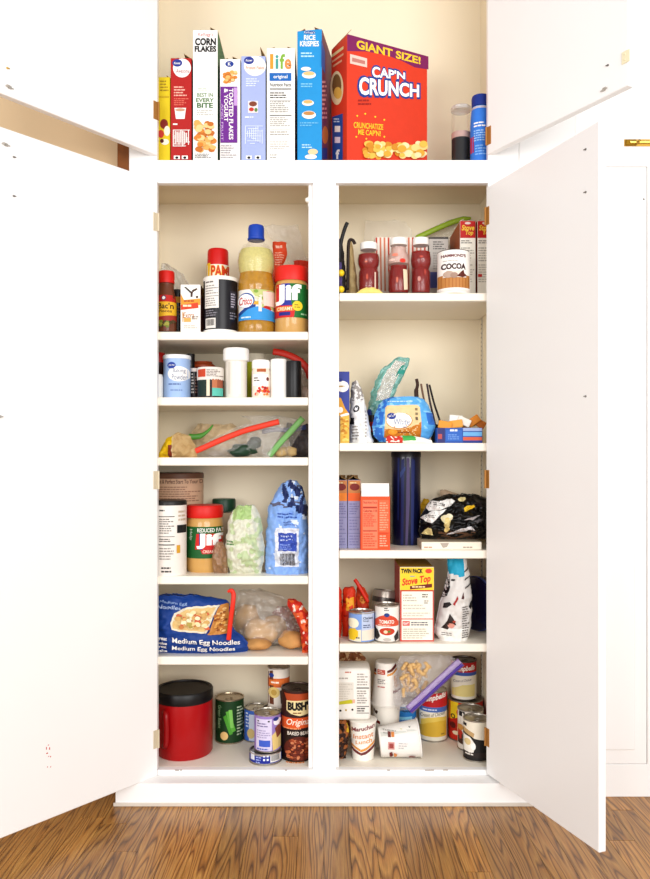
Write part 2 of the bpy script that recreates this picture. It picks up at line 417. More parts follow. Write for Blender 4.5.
# ----------------------------------------------------------------- the pantry cabinet
DEP = 114.0
cabn = thing('pantry_cabinet', 'tall white built-in pantry cabinet with four open doors and two columns of shelves', 'cabinet', 0, 0, FLZ)
def cab(name, x0, y0, z0, x1, y1, z1, m=WHITE, bev=.5, parent=None):
    return slab(name, x0, y0, z0, x1, y1, z1, m, parent or cabn, bev)
cab('back_panel', -196, DEP, -326, 184, DEP+4, 600, CREAM, 0)
cab('side_panel', -196, 8, -326, -190, DEP, 600, CREAM, 0)
cab('side_panel', 178, 8, -326, 184, DEP, 600, CREAM, 0)
cab('divider', -16.6, 6, -315, 14, 10, 287.5, WHITE, .4)
cab('divider', -4, 10, -315, 2, DEP, 287.5, CREAM, 0)
cab('stile', -196, 0, -342, -168, 8, 600)
cab('stile', 163, 0, -342, 194, 8, 600)
cab('stile', -12, 0, -315, 11, 8, 272)
cab('rail', -168, 0, 272, 163, 8, 295)
cab('rail', -168, 0, -342, 163, 8, -315)
cab('upper_floor', -190, 8, 287.5, 178, DEP, 295, CREAM, 0)
cab('top_panel', -190, 8, 590, 178, DEP, 598, CREAM, 0)
cab('bottom_panel', -190, 8, -322, 178, DEP, -315, SHELFM, 0)
cab('filler_strip', -208.5, 3, -342, -196.3, 20, 600, M('#8a5526', .7, var=.35, scale=40), .3)
SHL = {'A': 124, 'B': 58, 'C': -2.5, 'D': -122, 'E': -203}
SHR = {'1': 163, '2': 12, '3': -96, '4': -190}
for k_, z in SHL.items(): cab('shelf', -189.8, 4.5, z-8.2, -4.2 if False else -17, DEP-.2, z, SHELFM, .8)
for k_, z in SHR.items(): cab('shelf', 14.5, 4.5, z-8.2, 177.8, DEP-.2, z, SHELFM, .8)
# plinth with a thin shoe strip, standing proud of the face
V, Fc = [], []
pl = [(-190, -1), (190, -1), (204, -20), (-204, -20)]
for z in (-342, -320): V += [(a, b, z-FLZ) for a, b in pl]
plo = mesh('plinth', V, [[0, 1, 2, 3], [7, 6, 5, 4], [0, 4, 5, 1], [1, 5, 6, 2], [2, 6, 7, 3], [3, 7, 4, 0]], WHITE, cabn)
slab('shoe_strip', -206, -21.5, FLZ, 206, -20, FLZ+3.5, M('#d9d0c4', .5), plo, .4)
# perforated shelf standards on the right side wall
HOLE = M('#3a342c', .8)
for y_ in (DEP-13, 26):
    for z0, z1 in ((14, 154), (-95, 3), (-189, -105), (-310, -199)):
        st = cab('shelf_standard', 176.6, y_-2, z0, 178, y_+2, z1, M('#d6d0c4', .35, metal=.3), 0)
        hs = [box(176.3, y_-.7, z-FLZ, 176.7, y_+.7, z+1.1-FLZ) for z in range(int(z0)+3, int(z1)-2, 5)]
        mesh('slot_row', *join(*hs), HOLE, st)['kind'] = 'stuff'
mesh('door_catch', *join(box(-17.5, 9, 252-FLZ, -13, 15, 262-FLZ, .8, 2), xf(lathe([(0, 0), (2.2, 0), (2.6, 1.2), (1.6, 2.6), (0, 2.6)], 14), Matrix.Translation((-17.5, 7, 257-FLZ)) @ Matrix.Rotation(R(90), 4, 'X'))), M('#efece4', .4), cabn, smooth=False)
# little paint chips along the lower edge of the opening
CHIP = M('#8d7c66', .8)
for cb_ in [box(x_, -.12, -315.6-FLZ+dz, x_+w_, .2, -314.9-FLZ+dz) for x_, w_, dz in ((-150, 4, 0), (-145, 2, .1), (62, 3, 0), (100, 9, 0), (118, 5, .1), (-40, 2, 0))]:
    mesh('paint_chip', *cb_, CHIP, cabn)

def screw_geo(x, z):          # small round-head screw with its dowel, on the door's inner face
    return join(xf(lathe([(0, 0), (1.0, 0), (.9, .5), (.3, .8), (0, .8)], 10), Matrix.Translation((x, 0, z)) @ Matrix.Rotation(R(90), 4, 'X')),
                box(x-2.0, -1.0, z-.3, x, 0, z+.5, .15))
def hinge_geo(z):             # leaf on the door, leaf on the stile, knuckle between
    return join(box(.2, -.5, z-9, 5.5, .3, z+9, .15), xf(lathe([(0, -9), (1.1, -9), (1.1, 9), (0, 9)], 10), Matrix.Translation((-.2, -1.0, z))))
def door(side, hx, z0, z1, wd, ang, hinges, fit, label, hm=OLDBRASS):
    s = -1 if side == 'l' else 1
    e1 = Vector((s*math.cos(R(ang)), -math.sin(R(ang)), 0)); n = Vector((-s*math.sin(R(ang)), -math.cos(R(ang)), 0))   # along door, towards the viewer
    m = Matrix(((e1.x, -n.x, 0, hx), (e1.y, -n.y, 0, -1.5), (0, 0, 1, -FLZ), (0, 0, 0, 1)))
    def put(vf):
        v, f = xf(vf, m); return (v, [q[::-1] for q in f]) if s < 0 else (v, f)
    d_ = mesh('door', *put(box(0, 0, z0, wd, 7, z1, .6)), WHITE, cabn); d_['label'] = label
    for z in hinges: mesh('hinge', *put(hinge_geo(z)), hm, d_)
    for kind, x, z in fit:
        if kind == 's': mesh('screw', *put(screw_geo(x, z)), M('#8f8a84', .3, metal=.7), d_)
        elif kind == 'b': mesh('screw', *put(screw_geo(x, z)), BRASS, d_)
        elif kind == 'c':
            mesh('catch', *put(join(box(x-1.6, -1.4, z-1.2, x+1.8, 0, z+1.2, .3), box(x+1, -3.5, z-.4, x+4.2, -.8, z+.4, .15), box(x-3.6, -.8, z-.4, x-1.2, 0, z+.4, .1))), M('#c9c4bc', .3, metal=.7), d_)
        elif kind == 'p': mesh('catch_plate', *put(join(box(x-4, -.8, z-5, x+4, 0, z+5, .3), box(x-1.2, -1.4, z+1.5, x+.2, -.6, z+2.8, .2), box(x-1.2, -1.4, z-2.8, x+.2, -.6, z-1.5, .2))), M('#efe7c8', .4), d_)
        elif kind == 'm': mesh('crayon_mark', *put(join(*[box(x+a, -.12, z+b, x+a+c, 0, z+b+e_) for a, b, c, e_ in ((0, 0, .8, 1.2), (2, 1, .7, .8), (3, 4, 1.6, 1), (1, 7, .9, 2), (4, 8, .8, 2.2), (3, -8, .8, .8), (0, -9, .7, 1), (2, 11, 1.2, .7))])), M('#c8402e', .7), d_)
    return d_
door('l', -167, -320, 274, 172, 51.0, (-25, 232, -283), (('c', 160, 265-5), ('s', 153, 252), ('s', 153, 219), ('c', 166, 32), ('m', 118, -266)), 'white lower door, widest open, on the left', M('#d9cdb4', .5, metal=.2))
door('l', -167, 299, 585, 170, 53.0, (343,), (('b', 162, 322), ('c', 160, 306.5)), 'white upper door on the left')
door('r', 161, -318, 267, 166, 69.6, (238, -24, -281), (('s', 150, 250), ('s', 150, 215), ('s', 150, 48)), 'white lower door on the right with a bright end edge')
door('r', 162, 300, 585, 168, 60.0, (318,), (('s', 148, 325), ('c', 144, 306), ('p', 166, 324)), 'white upper door on the right')

# ----------------------------------------------------------------- the neighbouring cabinet on the right
nb = thing('side_cabinet', 'white panelled cabinet standing beside the pantry on the right', 'cabinet', 400, 0, FLZ)
def nbx(name, x0, y0, z0, x1, y1, z1, m=WHITE, bev=.5, parent=None):
    v, f = box(x0-400, y0, z0-FLZ, x1-400, y1, z1-FLZ, bev); return mesh(name, v, f, m, parent or nb)
nbx('carcass', 194.8, 5, -340, 600, DEP, 600, WHITE, 0)
nbx('stile', 194.3, 0, -342, 250, 5, 600); nbx('stile', 322.5, 0, -310, 352, 5, 289)
nbx('rail', 250, 0, 288.5, 600, 5, 600); nbx('rail', 250, 0, -342, 600, 5, -309.5)
dn = nbx('door', 250.4, .6, -309.2, 322, 5, 288.2)
nbx('door_panel', 262, -.8, -295, 310, 1.2, 268, WHITE, .8, dn)
dn2 = nbx('door', 353, 1, -309, 480, 4.8, 288)
mesh('screw', *xf(lathe([(0, 0), (1.2, 0), (.8, .7), (0, .9)], 12), Matrix.Translation((319-400, 1, 256-FLZ)) @ Matrix.Rotation(R(90), 4, 'X')), M('#6f6a64', .4, metal=.6), dn)
bt = nbx('barrel_bolt', 299, -.8, 308.5, 345, 0, 315.5, BRASS, .2)
nbx('bolt_bracket', 300, -2.4, 309, 311, -.8, 315, M('#a47e2c', .3, metal=.9), .5, bt)
mesh('bolt_rod', *xf(lathe([(0, 0), (1.3, 0), (1.3, 46), (0, 46)], 12), Matrix.Translation((304-400, -2.2, 312-FLZ)) @ Matrix.Rotation(R(90), 4, 'Y')), M('#e6c871', .25, metal=.85), bt)
mesh('bolt_knob', *xf(lathe([(0, 0), (.8, 0), (1.5, 2.5), (1.2, 3.5), (0, 3.6)], 12), Matrix.Translation((312-400, -3, 312-FLZ)) @ Matrix.Rotation(R(90), 4, 'X')), M('#a47e2c', .3, metal=.9), bt)

# ================================================================= UPPER SECTION: CEREAL BOXES
BLK = '#1c1a1c'; GREY = '#8d8a88'; WHT = '#f6f3ee'
ZU = 295; GC = 'cereal boxes on the top shelf'
def flakes(x0, y0, x1, y1, n, cols, r, seed=1, sq=.7):
    q = random.Random(seed)
    out = []
    for _ in range(n):
        rr = r*q.uniform(.6, 1.1); out.append(('e', q.uniform(x0+rr, x1-rr), q.uniform(y0+rr*sq, y1-rr*sq), rr, rr*sq, q.choice(cols)))
    return out
FK = ['#e9b266', '#d98f3c', '#f3cf94', '#f0bd78', '#c97b2e']
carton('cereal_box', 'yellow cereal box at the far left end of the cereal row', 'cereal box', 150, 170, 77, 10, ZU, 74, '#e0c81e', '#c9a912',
       [('r', 159, 96, 169, 98, '#c8ab10'), ('l', 160, 80, 169, 92, 4, '#a88c10'), ('e', 164, 124, 4, 5, '#8e2a1c'), ('e', 167, 131, 3, 5, '#f3e7d6'), ('e', 161, 134, 3, 4, '#c8402e'), ('e', 165, 142, 4, 3, '#f3e7d6'), ('e', 162, 141, 2, 2, '#5d2016')], [('r', 5, 55)], group=GC)
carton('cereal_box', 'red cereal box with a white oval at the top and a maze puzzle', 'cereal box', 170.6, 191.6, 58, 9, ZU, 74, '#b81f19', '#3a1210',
       [('e', 182, 68, 9, 9.5, WHT), ('e', 177.3, 63, 5, 3.8, '#33459a'), ('t', 'Kroger', 174, 62, 180.5, 65, WHT, .02, .2), ('t', 'Awesome', 176, 69, 189.5, 73, '#a8324a', .0, .2), ('l', 174, 86, 188, 97, 4, '#f0b8a8'), ('l', 174, 98, 189, 106, 4, '#e07a68'),
        ('p', [(174.5, 108), (186, 108), (184.6, 119), (176, 119)], WHT), ('e', 180.2, 110, 5, 1.6, '#caa58a'), ('l', 173, 123, 180, 126, 1, WHT)]
       + [('r', 173+1.9*i, 130+((i*5) % 4), 173.8+1.9*i, 146-((i*7) % 5), WHT) for i in range(9)] + [('r', 173+((i*3) % 4), 130+2.0*i, 190-((i*5) % 6), 130.7+2.0*i, WHT) for i in range(9)]
       + [('r', 174, 156, 180, 159.5, WHT), ('r', 182, 156, 188, 159.5, WHT), ('e', 177, 158, 1.6, 1.3, BLK), ('e', 185, 158, 1.6, 1.3, BLK)], [('r', 10, 55), ('l', 8, 78)], group=GC)
carton('cereal_box', 'tall white corn flakes box with black lettering and green side', 'cereal box', 193, 217.6, 30, 8, ZU, 78, '#faf8f4', '#1c7a3c',
       [('t', "Kellogg's", 198, 32.5, 213, 37, '#c0282e', .0, .25), ('t', 'CORN', 195, 38, 216, 45.5, BLK, .05), ('t', 'FLAKES', 194.6, 46, 216.4, 52, BLK, .05), ('l', 198, 88, 211, 91, 2, '#b8c4b0'),
        ('t', 'BEST IN', 197, 93, 213, 97, '#7f9a74', .02), ('t', 'EVERY', 196, 98.2, 214, 102.2, '#6c8c62', .03), ('t', 'BITE', 197, 103, 213, 108, '#4f7a48', .03), ('l', 197, 110, 214, 116, 3, '#b9b5ae')]
       + flakes(193.6, 120, 217, 153, 46, FK, 4.2, 3) + [('l', 195, 154, 214, 159, 3, GREY)], [('r', 9, 62), ('l', 8, 78)], group=GC)
carton('cereal_box', 'white and purple cereal box with vertical lettering', 'cereal box', 220, 240.3, 59, 9, ZU, 70, '#f7f4f0', '#4a2a5c',
       [('e', 229.5, 64, 4.2, 3, '#2c4a9c'), ('t', 'K', 228, 62.3, 231, 65.7, WHT, .02)] + flakes(221.5, 70, 238, 84, 22, FK, 3, 5)
       + [('r', 220.6, 87, 237.4, 143, '#7a2f96'), ('r', 234, 88, 237.4, 106, '#c9a3d6'), ('v', 'TOASTED FLAKES', 229, 89, 233.4, 140, WHT, .02), ('v', '& YOGURT', 224.2, 89, 228.2, 122, WHT, .02), ('v', 'AND FRUIT', 221.4, 104, 223.4, 141, '#d8b8e2', .0), ('l', 221, 145, 237, 159, 6, '#b4aeb0')], [('r', 9, 66), ('l', 8, 74)], group=GC)
carton('cereal_box', 'pale periwinkle blue cereal box with a white oval and open flap', 'cereal box', 241.3, 265.6, 56, 8, ZU, 74, '#aeb9e0', '#3c4468',
       [('e', 255, 66, 11, 10, WHT), ('e', 249, 60.5, 5, 3.8, '#33459a'), ('t', 'Kroger', 245.7, 59.3, 252.3, 62.2, WHT, .02, .2), ('t', 'Frosted Flakes', 246, 66, 264, 69.5, '#c98a5c', .01), ('l', 246, 78, 262, 87, 4, '#dfe5f6'),
        ('r', 248, 101, 258, 113, '#e6e0e0'), ('e', 253, 104, 4, 2.6, '#8c4a30'), ('e', 251.5, 109.5, 2.5, 2, '#c8402e'), ('e', 256, 110, 1.6, 2, '#6b8f4a'), ('l', 245, 116, 254, 119, 1, '#e6eaf8')]
       + [('r', 245+2.1*i, 126+((i*5) % 6), 245.8+2.1*i, 144-((i*7) % 8), '#dfe6f8') for i in range(9)] + [('r', 245+((i*3) % 8), 126+2.5*i, 263-((i*5) % 9), 126.7+2.5*i, '#dfe6f8') for i in range(8)]
       + [('r', 246, 156, 252, 159.5, WHT), ('r', 255, 156, 261, 159.5, WHT), ('e', 249, 158, 1.6, 1.3, BLK), ('e', 258, 158, 1.6, 1.3, BLK)], [('r', 12, 28), ('b', 4, 40)], group=GC)
carton('cereal_box', 'white life cereal box with a blue original banner', 'cereal box', 266.8, 294.8, 48, 8, ZU, 76, '#f9f7f2', '#25408c',
       [('t', 'l', 270, 54, 273.4, 69, '#f0a23a', .03), ('t', 'i', 275.4, 55, 278.6, 69, '#5aa7a0', .03), ('t', 'f', 279.6, 54, 285, 69, '#8fb84a', .03), ('t', 'e', 284.6, 59, 291.4, 69.4, '#ee9a5c', .03),
        ('r', 269.5, 73, 291.4, 81, '#1f74bd'), ('t', 'original', 273.5, 75, 287.5, 79.4, WHT, .015), ('t', 'Nutrition Facts', 270, 83, 291, 86.6, '#3c3836', .01), ('r', 269.6, 88.6, 291.6, 89.6, '#3c3836'), ('l', 270, 92, 291, 99, 3, '#5a5552'), ('r', 269.6, 100, 291.6, 100.5, '#777'[:1]+'777777'), ('l', 270, 101, 291, 113, 6, '#a29c96'),
        ('r', 269.6, 115, 291.6, 115.8, '#4a4644'), ('l', 270, 117, 291, 127, 5, '#b4aea8'), ('r', 269.6, 129, 291.6, 129.4, '#8d8a88'), ('l', 270, 131, 291, 136, 2, '#b9b4ae'), ('l', 270, 141, 291, 150, 4, '#cfc9c2'), ('l', 270, 154, 279, 159, 2, '#b9b4ae')], [('r', 8, 70), ('l', 8, 74)], group=GC)
carton('cereal_box', 'bright blue rice cereal box turned to show its red side edge', 'cereal box', 297, 322, 30, 8, ZU, 76, '#2a9ed8', '#7c3a5c',
       [('e', 309.5, 32.5, 6, 1.6, '#1b5fa8'), ('t', "Kellogg's", 304, 31.4, 315, 34, WHT, .0, .2), ('t', 'RICE', 304, 35, 315.5, 40, WHT, .03), ('t', 'KRISPIES', 300, 41, 319, 46.5, WHT, .03), ('l', 301, 52, 318, 58, 2, '#bfe4f4'),
        ('e', 309, 75, 7, 3.6, '#f3eee6'), ('e', 309, 73.6, 5.6, 2, '#e5c58e'), ('e', 306, 69, 5, 2, '#f3eee6'), ('l', 301, 83, 319, 88, 2, '#8fd0ee'), ('e', 308, 103, 6, 3, '#f3eee6'), ('e', 308, 102, 4.6, 1.8, '#e2b878'), ('e', 309, 115, 7, 4, '#f6f1ea'), ('e', 309, 113.5, 5.6, 2, '#c9935a'),
        ('l', 300, 122, 319, 127, 2, '#7cc4e8'), ('l', 302, 144, 314, 149, 2, '#bfe4f4'), ('e', 313, 152, 5, 3, '#f0d2a8'), ('e', 311, 157, 6, 2.4, '#f6f1ea')], [('r', 9, 64), ('l', 8, 66)], rz=R(-10), group=GC,
       sideitems=('r', [('p', [(321.5, 40), (325, 52), (325, 74), (321.5, 66)], '#3a6cb8'), ('l', 322, 80, 327, 120, 9, '#d8a0a8'), ('e', 325, 135, 3, 9, '#c9763a'), ('r', 322, 148, 327, 159, '#2b3f8c')]))
# the giant orange-red box, turned
o = thing('cereal_box', 'giant size orange-red crunch cereal box turned at an angle', 'cereal box', 0, 0, ZU, R(26.5), GC)
wd, dp, hh = 97.0, 35.0, 130.0
c0 = W(347, 160, 8); ca, sa = math.cos(R(26.5)), math.sin(R(26.5))
cx_, cy_ = c0.x+ca*wd/2-sa*dp/2, 8+sa*wd/2+ca*dp/2
o.location = (cx_*S, cy_*S, (ZU-FLZ)*S)
mesh('carton_body', *box(-wd/2, -dp/2, 0, wd/2, dp/2, hh, .4), '#de4a2a', o)
m_ = Matrix.Translation((-wd/2, 0, hh)) @ Matrix.Rotation(R(40), 4, 'Y')
mesh('flap', *xf(box(-.25, -dp*.46, 0, .25, dp*.46, 9), m_), CARD, o)
YEL = '#f6d23a'; NAVY = '#1d4b9a'
cb = [('p', [(347.2, 34), (428.4, 56.5), (428.4, 69.5), (415, 67.5), (402, 61), (385, 54.5), (366, 51.5), (347.2, 51)], '#8a2468'),
      ('q', 'GIANT SIZE!', [(356.5, 39.5), (420.5, 57), (420.5, 64.5), (356.5, 48.5)], YEL, .03),
      ('p', [(350, 54), (367, 58.5), (367, 67.5), (350, 63.5)], '#efd0c4'), ('p', [(352, 57.5), (365, 61), (365, 64.5), (352, 61.5)], '#c98a80'),
      ('q', "CAP'N", [(371, 63.5), (406, 71), (406, 81), (371, 79.5)], NAVY, .075), ('q', "CAP'N", [(372, 65.5), (405, 72.5), (405, 79.5), (372, 77.5)], '#fdfbf8', .03),
      ('q', 'CRUNCH', [(357, 74.5), (420.5, 83), (420.5, 99.5), (357, 97.5)], NAVY, .075), ('q', 'CRUNCH', [(359, 76.5), (419, 84.8), (419, 97.5), (359, 95)], '#fdfbf8', .035),
      ('l', 358, 99, 374, 106, 2, '#a8281c'),
      ('q', 'CRUNCHATIZE', [(353.5, 122), (383, 124.5), (383, 130), (353.5, 128)], YEL, .02), ('q', "ME CAP'N!", [(358, 129), (380.5, 131), (380.5, 136.5), (358, 134.8)], YEL, .02)]
cb += [('e', x_, y_, .9, .9, YEL) for x_, y_ in ((357, 116), (365, 114), (375, 117), (384, 120), (356, 137), (384, 137), (366, 139))]
cb += flakes(360, 141, 428, 160, 70, ['#f0c860', '#e8b448', '#f6dc94', '#d99a34', '#f8e6b8'], 4.2, 8, .8)
prints(o, plane_map(o, (0, -dp/2, 0), (0, -1, 0)), cb, name='printed_front')
prints(o, plane_map(o, (-wd/2, 0, 0), (-1, 0, 0)), [('p', [(331.5, 55), (343.5, 46), (343.5, 49), (331.5, 58)], '#f0d8a0'), ('p', [(332, 61), (343.5, 53), (343.5, 55), (332, 63)], '#f0b890'), ('p', [(333, 65.5), (342, 59.5), (342, 61.5), (333, 67.5)], '#f0b890'),
        ('e', 337, 88, 6.5, 17, '#f0dcb0'), ('e', 337, 86, 4.6, 12, '#8a6a3c'), ('e', 338, 93, 4, 6, '#e8c060'), ('p', [(332.4, 117), (343, 113.5), (343, 160), (332.4, 160)], '#2a5ca8'),
        ('r', 335, 126, 340.5, 132, WHT), ('r', 335, 137, 340.5, 143, '#e8e0ee'), ('t', 'f', 336, 149.5, 340, 159, WHT, .04), ('l', 334, 118, 342, 123, 2, '#cfe0f0')], name='printed_side')
# jars at the right end of the top shelf
vessel('storage_jar', 'clear plastic jar half full of something black beside the blue bottle', 'jar', 461, 40, ZU, [
    ('jar_glass', [(9.6, 170), (9.9, 128), (9.9, 127), (9.3, 106), (9.6, 105), (9.6, 104)], CLEAR), ('contents', [(9.2, 172), (9.4, 136)], M('#1d191b', .6)), ('band', [(9.5, 136), (9.6, 130)], M('#c9a9a0', .4)), ('cap', [(9.9, 107), (9.9, 103.5), (9.2, 103)], film('#ffffff', .3, .15))])
vessel('drink_mix_bottle', 'bright blue bottle with dark blue cap at right end of top shelf', 'bottle', 480.5, 22, ZU, [
    ('bottle_body', [(9.8, 171), (10.2, 168), (10.2, 122), (9.6, 112), (8.8, 104)], '#3f86dc'), ('cap', [(8.9, 104), (8.9, 95), (8.3, 93)], '#1c3d94'),
    ('neck_band', [(9.4, 115), (9.0, 105)], film('#f0e4dc', .6, .1))],
    [('l', 474, 122, 488, 128, 2, WHT), ('l', 474, 130, 488, 142, 5, '#a9cdf0'), ('r', 471, 136, 474, 152, '#c0304a'), ('l', 475, 145, 488, 156, 4, '#8fbcec')])

# ================================================================= LEFT COLUMN
zA = SHL['A']
vessel('seasoning_jar', 'bacon bits jar with red lid at the left end of its shelf', 'jar', 166.5, 24, zA, [
    ('jar_body', [(9.5, 331), (10, 328), (10, 302), (8.6, 293), (7.6, 289), (7.4, 282)], M('#7a4a34', .2)), ('cap', [(8, 282), (8, 271.5), (7.5, 270)], M('#d8281e', .45))],
    [('r', 157, 295, 176, 302, '#c22a20'), ('e', 164, 298, 2.4, 2.4, '#33456e'), ('e', 164, 298, 1.6, 1.6, WHT), ('r', 157, 302, 176.4, 317, '#e6b92e'), ('t', "Bac'n", 158.4, 303, 173.5, 309, '#3a1410', .02), ('t', 'Pieces', 159, 309.8, 172, 312.6, '#5a2414', .01), ('p', [(157, 317), (176, 315), (176, 321), (157, 321)], '#a8382a')] + flakes(157, 320, 176, 329, 26, ['#7c8a34', '#a8a44a', '#5c4a28', '#8a3a24'], 2.2, 4))
pouch('plastic_bag', 'crumpled clear plastic bag behind the bacon bits jar', 'bag', [(262, 160, 166), (272, 160, 182), (284, 160, 190), (331, 162, 188)], 78, 30, film('#efe6d6', .45, .1), zA, seed=2, crumple=.3)
vessel('spice_jar', 'dark jar with a yellow band behind the extract carton', 'jar', 178, 52, zA, [('jar_body', [(6.5, 331), (6.8, 329), (6.8, 292)], M('#241a18', .3)), ('cap', [(6.9, 293), (6.9, 289.5), (6.4, 289)], M('#171416', .5))], [('r', 172, 297, 184, 303, '#d99a2c'), ('l', 173, 306, 184, 316, 3, '#8a5a3a')])
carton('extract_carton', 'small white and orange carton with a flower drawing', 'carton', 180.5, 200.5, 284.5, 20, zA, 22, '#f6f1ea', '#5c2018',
       [('e', 191, 293, 6.5, 4, '#fffdf8'), ('p', [(184, 287), (186, 287), (192, 292), (190, 293)], '#3a2a22'), ('p', [(192, 290), (197, 288), (197.5, 289.5), (192, 293)], '#5a4234'), ('p', [(190.5, 291), (193, 292), (192.5, 297), (190.5, 297)], '#4a2a1c'), ('e', 197, 297, 1.2, 1.2, '#5a3a2a'),
        ('p', [(180.8, 294), (184, 300), (200.3, 298.5), (200.3, 305), (180.8, 306)], '#f0a23a'), ('p', [(180.8, 305), (198, 302.5), (198.5, 308), (180.8, 310)], '#d8502c'), ('l', 183, 304, 196, 308, 1, '#fbe8c8'), ('l', 184, 299.5, 198, 303, 1, '#b85a1c'),
        ('t', 'Extra', 183, 312.5, 194, 318, '#b8763a', .0, .25), ('r', 182.5, 312, 183.3, 322, '#d8a25a'), ('r', 184, 318, 191, 322, '#e6b46a'), ('l', 192, 316, 199, 320, 2, '#8d8078'), ('l', 184, 325, 198, 329, 2, '#c9bfb4')])
vessel('cooking_spray', 'cooking spray can with red cap behind the black canister', 'spray can', 218, 66, zA, [
    ('can_body', [(10.9, 331), (11.2, 329), (11.2, 264)], '#f2e9dc'), ('cap', [(10.6, 264), (10.4, 250), (9.6, 247.6), (8.6, 247)], M('#d3201c', .4))],
    [('p', [(205, 263), (210.5, 263), (209, 285), (205, 285)], '#f0c42a'), ('t', 'PAM', 210.6, 265.4, 229, 277.5, '#f2d23a', .07), ('t', 'PAM', 211.2, 265.8, 228.6, 277, '#d8481e', .035), ('r', 205, 280, 231, 300, '#f0c42a')])
vessel('drink_canister', 'black canister with white lid and nutrition label on front', 'canister', 220.6, 30, zA, [
    ('canister_body', [(17, 330), (17, 278)], M('#1f1c24', .35)), ('base_rim', [(16.4, 332), (17.2, 331.6), (17.2, 329)], WHT), ('cap', [(17.4, 279), (17.4, 276), (16.6, 275)], M('#f1ede6', .4))],
    [('r', 204.6, 279.5, 219.3, 308.5, '#ece8e2'), ('l', 205.4, 281, 218.6, 284, 1, '#7a7674'), ('r', 205, 288.2, 219, 288.7, '#6a6664'), ('l', 205.4, 285, 218.6, 295, 4, '#a9a4a0'), ('r', 205, 296.3, 219, 296.8, '#6a6664'), ('l', 205.4, 298, 218.6, 307, 4, '#a9a4a0'),
     ('l', 205.6, 310, 218, 317, 3, '#8d8a92'), ('r', 205.4, 318.5, 216.2, 328.5, '#e6e2dc')] + [('r', 206.4+i*1.1, 319.6, 206.9+i*1.1+(i % 3)*.15, 326, '#55504e') for i in range(8)]
    + [('r', 230, 291, 235.6, 309, '#3a3742'), ('l', 231, 293, 235, 308, 6, '#b4b0bc'), ('l', 230, 312, 235.8, 320, 3, '#8d8a92')])
OIL = M('#d9a634', .12, trans=.35, var=.35, scale=110)
FROTH = M('#e6dc96', .15, trans=.25, var=.3, scale=260, bump=.5)
vessel('oil_bottle', 'large bottle of yellow cooking oil with blue cap', 'bottle', 256.2, 32, zA, [
    ('oil', [(17, 331.5), (18, 329), (18.3, 322), (17.7, 320.5), (17.7, 290), (18.2, 288), (18, 280), (16.4, 273), (16.2, 270)], OIL),
    ('froth', [(16.2, 270.2), (17.6, 264), (18, 257), (17, 250), (15.4, 246)], FROTH),
    ('bottle_shell', [(18.2, 332), (18.9, 329), (18.8, 322), (18.2, 320.5), (18.2, 290), (18.9, 288), (18.6, 280), (17, 273), (16.8, 270), (18.2, 264), (18.8, 256), (17.6, 248), (13, 241), (8.4, 238), (8, 236)], CLEAR),
    ('cap', [(8, 238.5), (8.7, 238), (8.7, 236.6), (8, 236.2), (8, 226), (7.2, 223.6), (6, 223)], M('#1d50b4', .4))],
    [('r', 238, 290, 275, 320.5, '#f3efe6'), ('p', [(250, 290), (275, 290), (275, 309), (262, 309), (258, 300)], '#c8cf8a')] + flakes(250, 290, 272, 307, 16, ['#d8502e', '#c83a2a', '#8fae4a', '#e8b03a', '#e6dcc4'], 2.6, 2)
    + [('p', [(263, 292), (274, 291), (274, 306), (264, 306)], '#f0d8cc'), ('e', 267, 309, 4, 3, '#c22e26'), ('p', [(238, 315), (248, 309), (258, 307), (275, 311), (275, 320.5), (238, 320.5)], '#3f9fdc'), ('p', [(238, 313), (248, 306.5), (256, 305), (256, 307.5), (248, 310), (238, 317)], '#1f4f96'),
       ('e', 246, 301, 9, 7.6, '#2a5aa4'), ('e', 245.4, 301.4, 8.4, 6.8, '#fbfaf6'), ('t', 'Crisco', 238.8, 297.5, 252.5, 305.5, '#c8202c', .02, .25), ('l', 241, 316.5, 256, 319.5, 1, '#d8ecf8'), ('r', 259, 298, 262, 312, '#eee6da')], on=2)
pouch('snack_bag', 'orange-red bag of snacks in clear plastic behind the peanut butter', 'bag', [(241, 272, 286), (252, 272, 287), (268, 271, 280), (331, 270, 300)], 66, 16, '#e0582f', zA, seed=5, crumple=.15, items=[('l', 275.5, 244, 285.5, 249, 1, '#f2c8b4'), ('l', 275, 251, 285, 264, 6, '#f0b8a0')])
pouch('plastic_bag', 'clear plastic bag with a red packet standing behind the peanut butter jar', 'bag', [(224, 262, 298), (232, 268, 300), (248, 283, 304), (258, 288, 310), (331, 285, 312)], 96, 18, BAG, zA, seed=6, crumple=.3,
      colour=(lambda u, v, x, y: 1 if y > 257 and x > 294 else 0, [BAG, mat('#d8452c')]))
JIFB = M('#d2a866', .3, coat=.5)
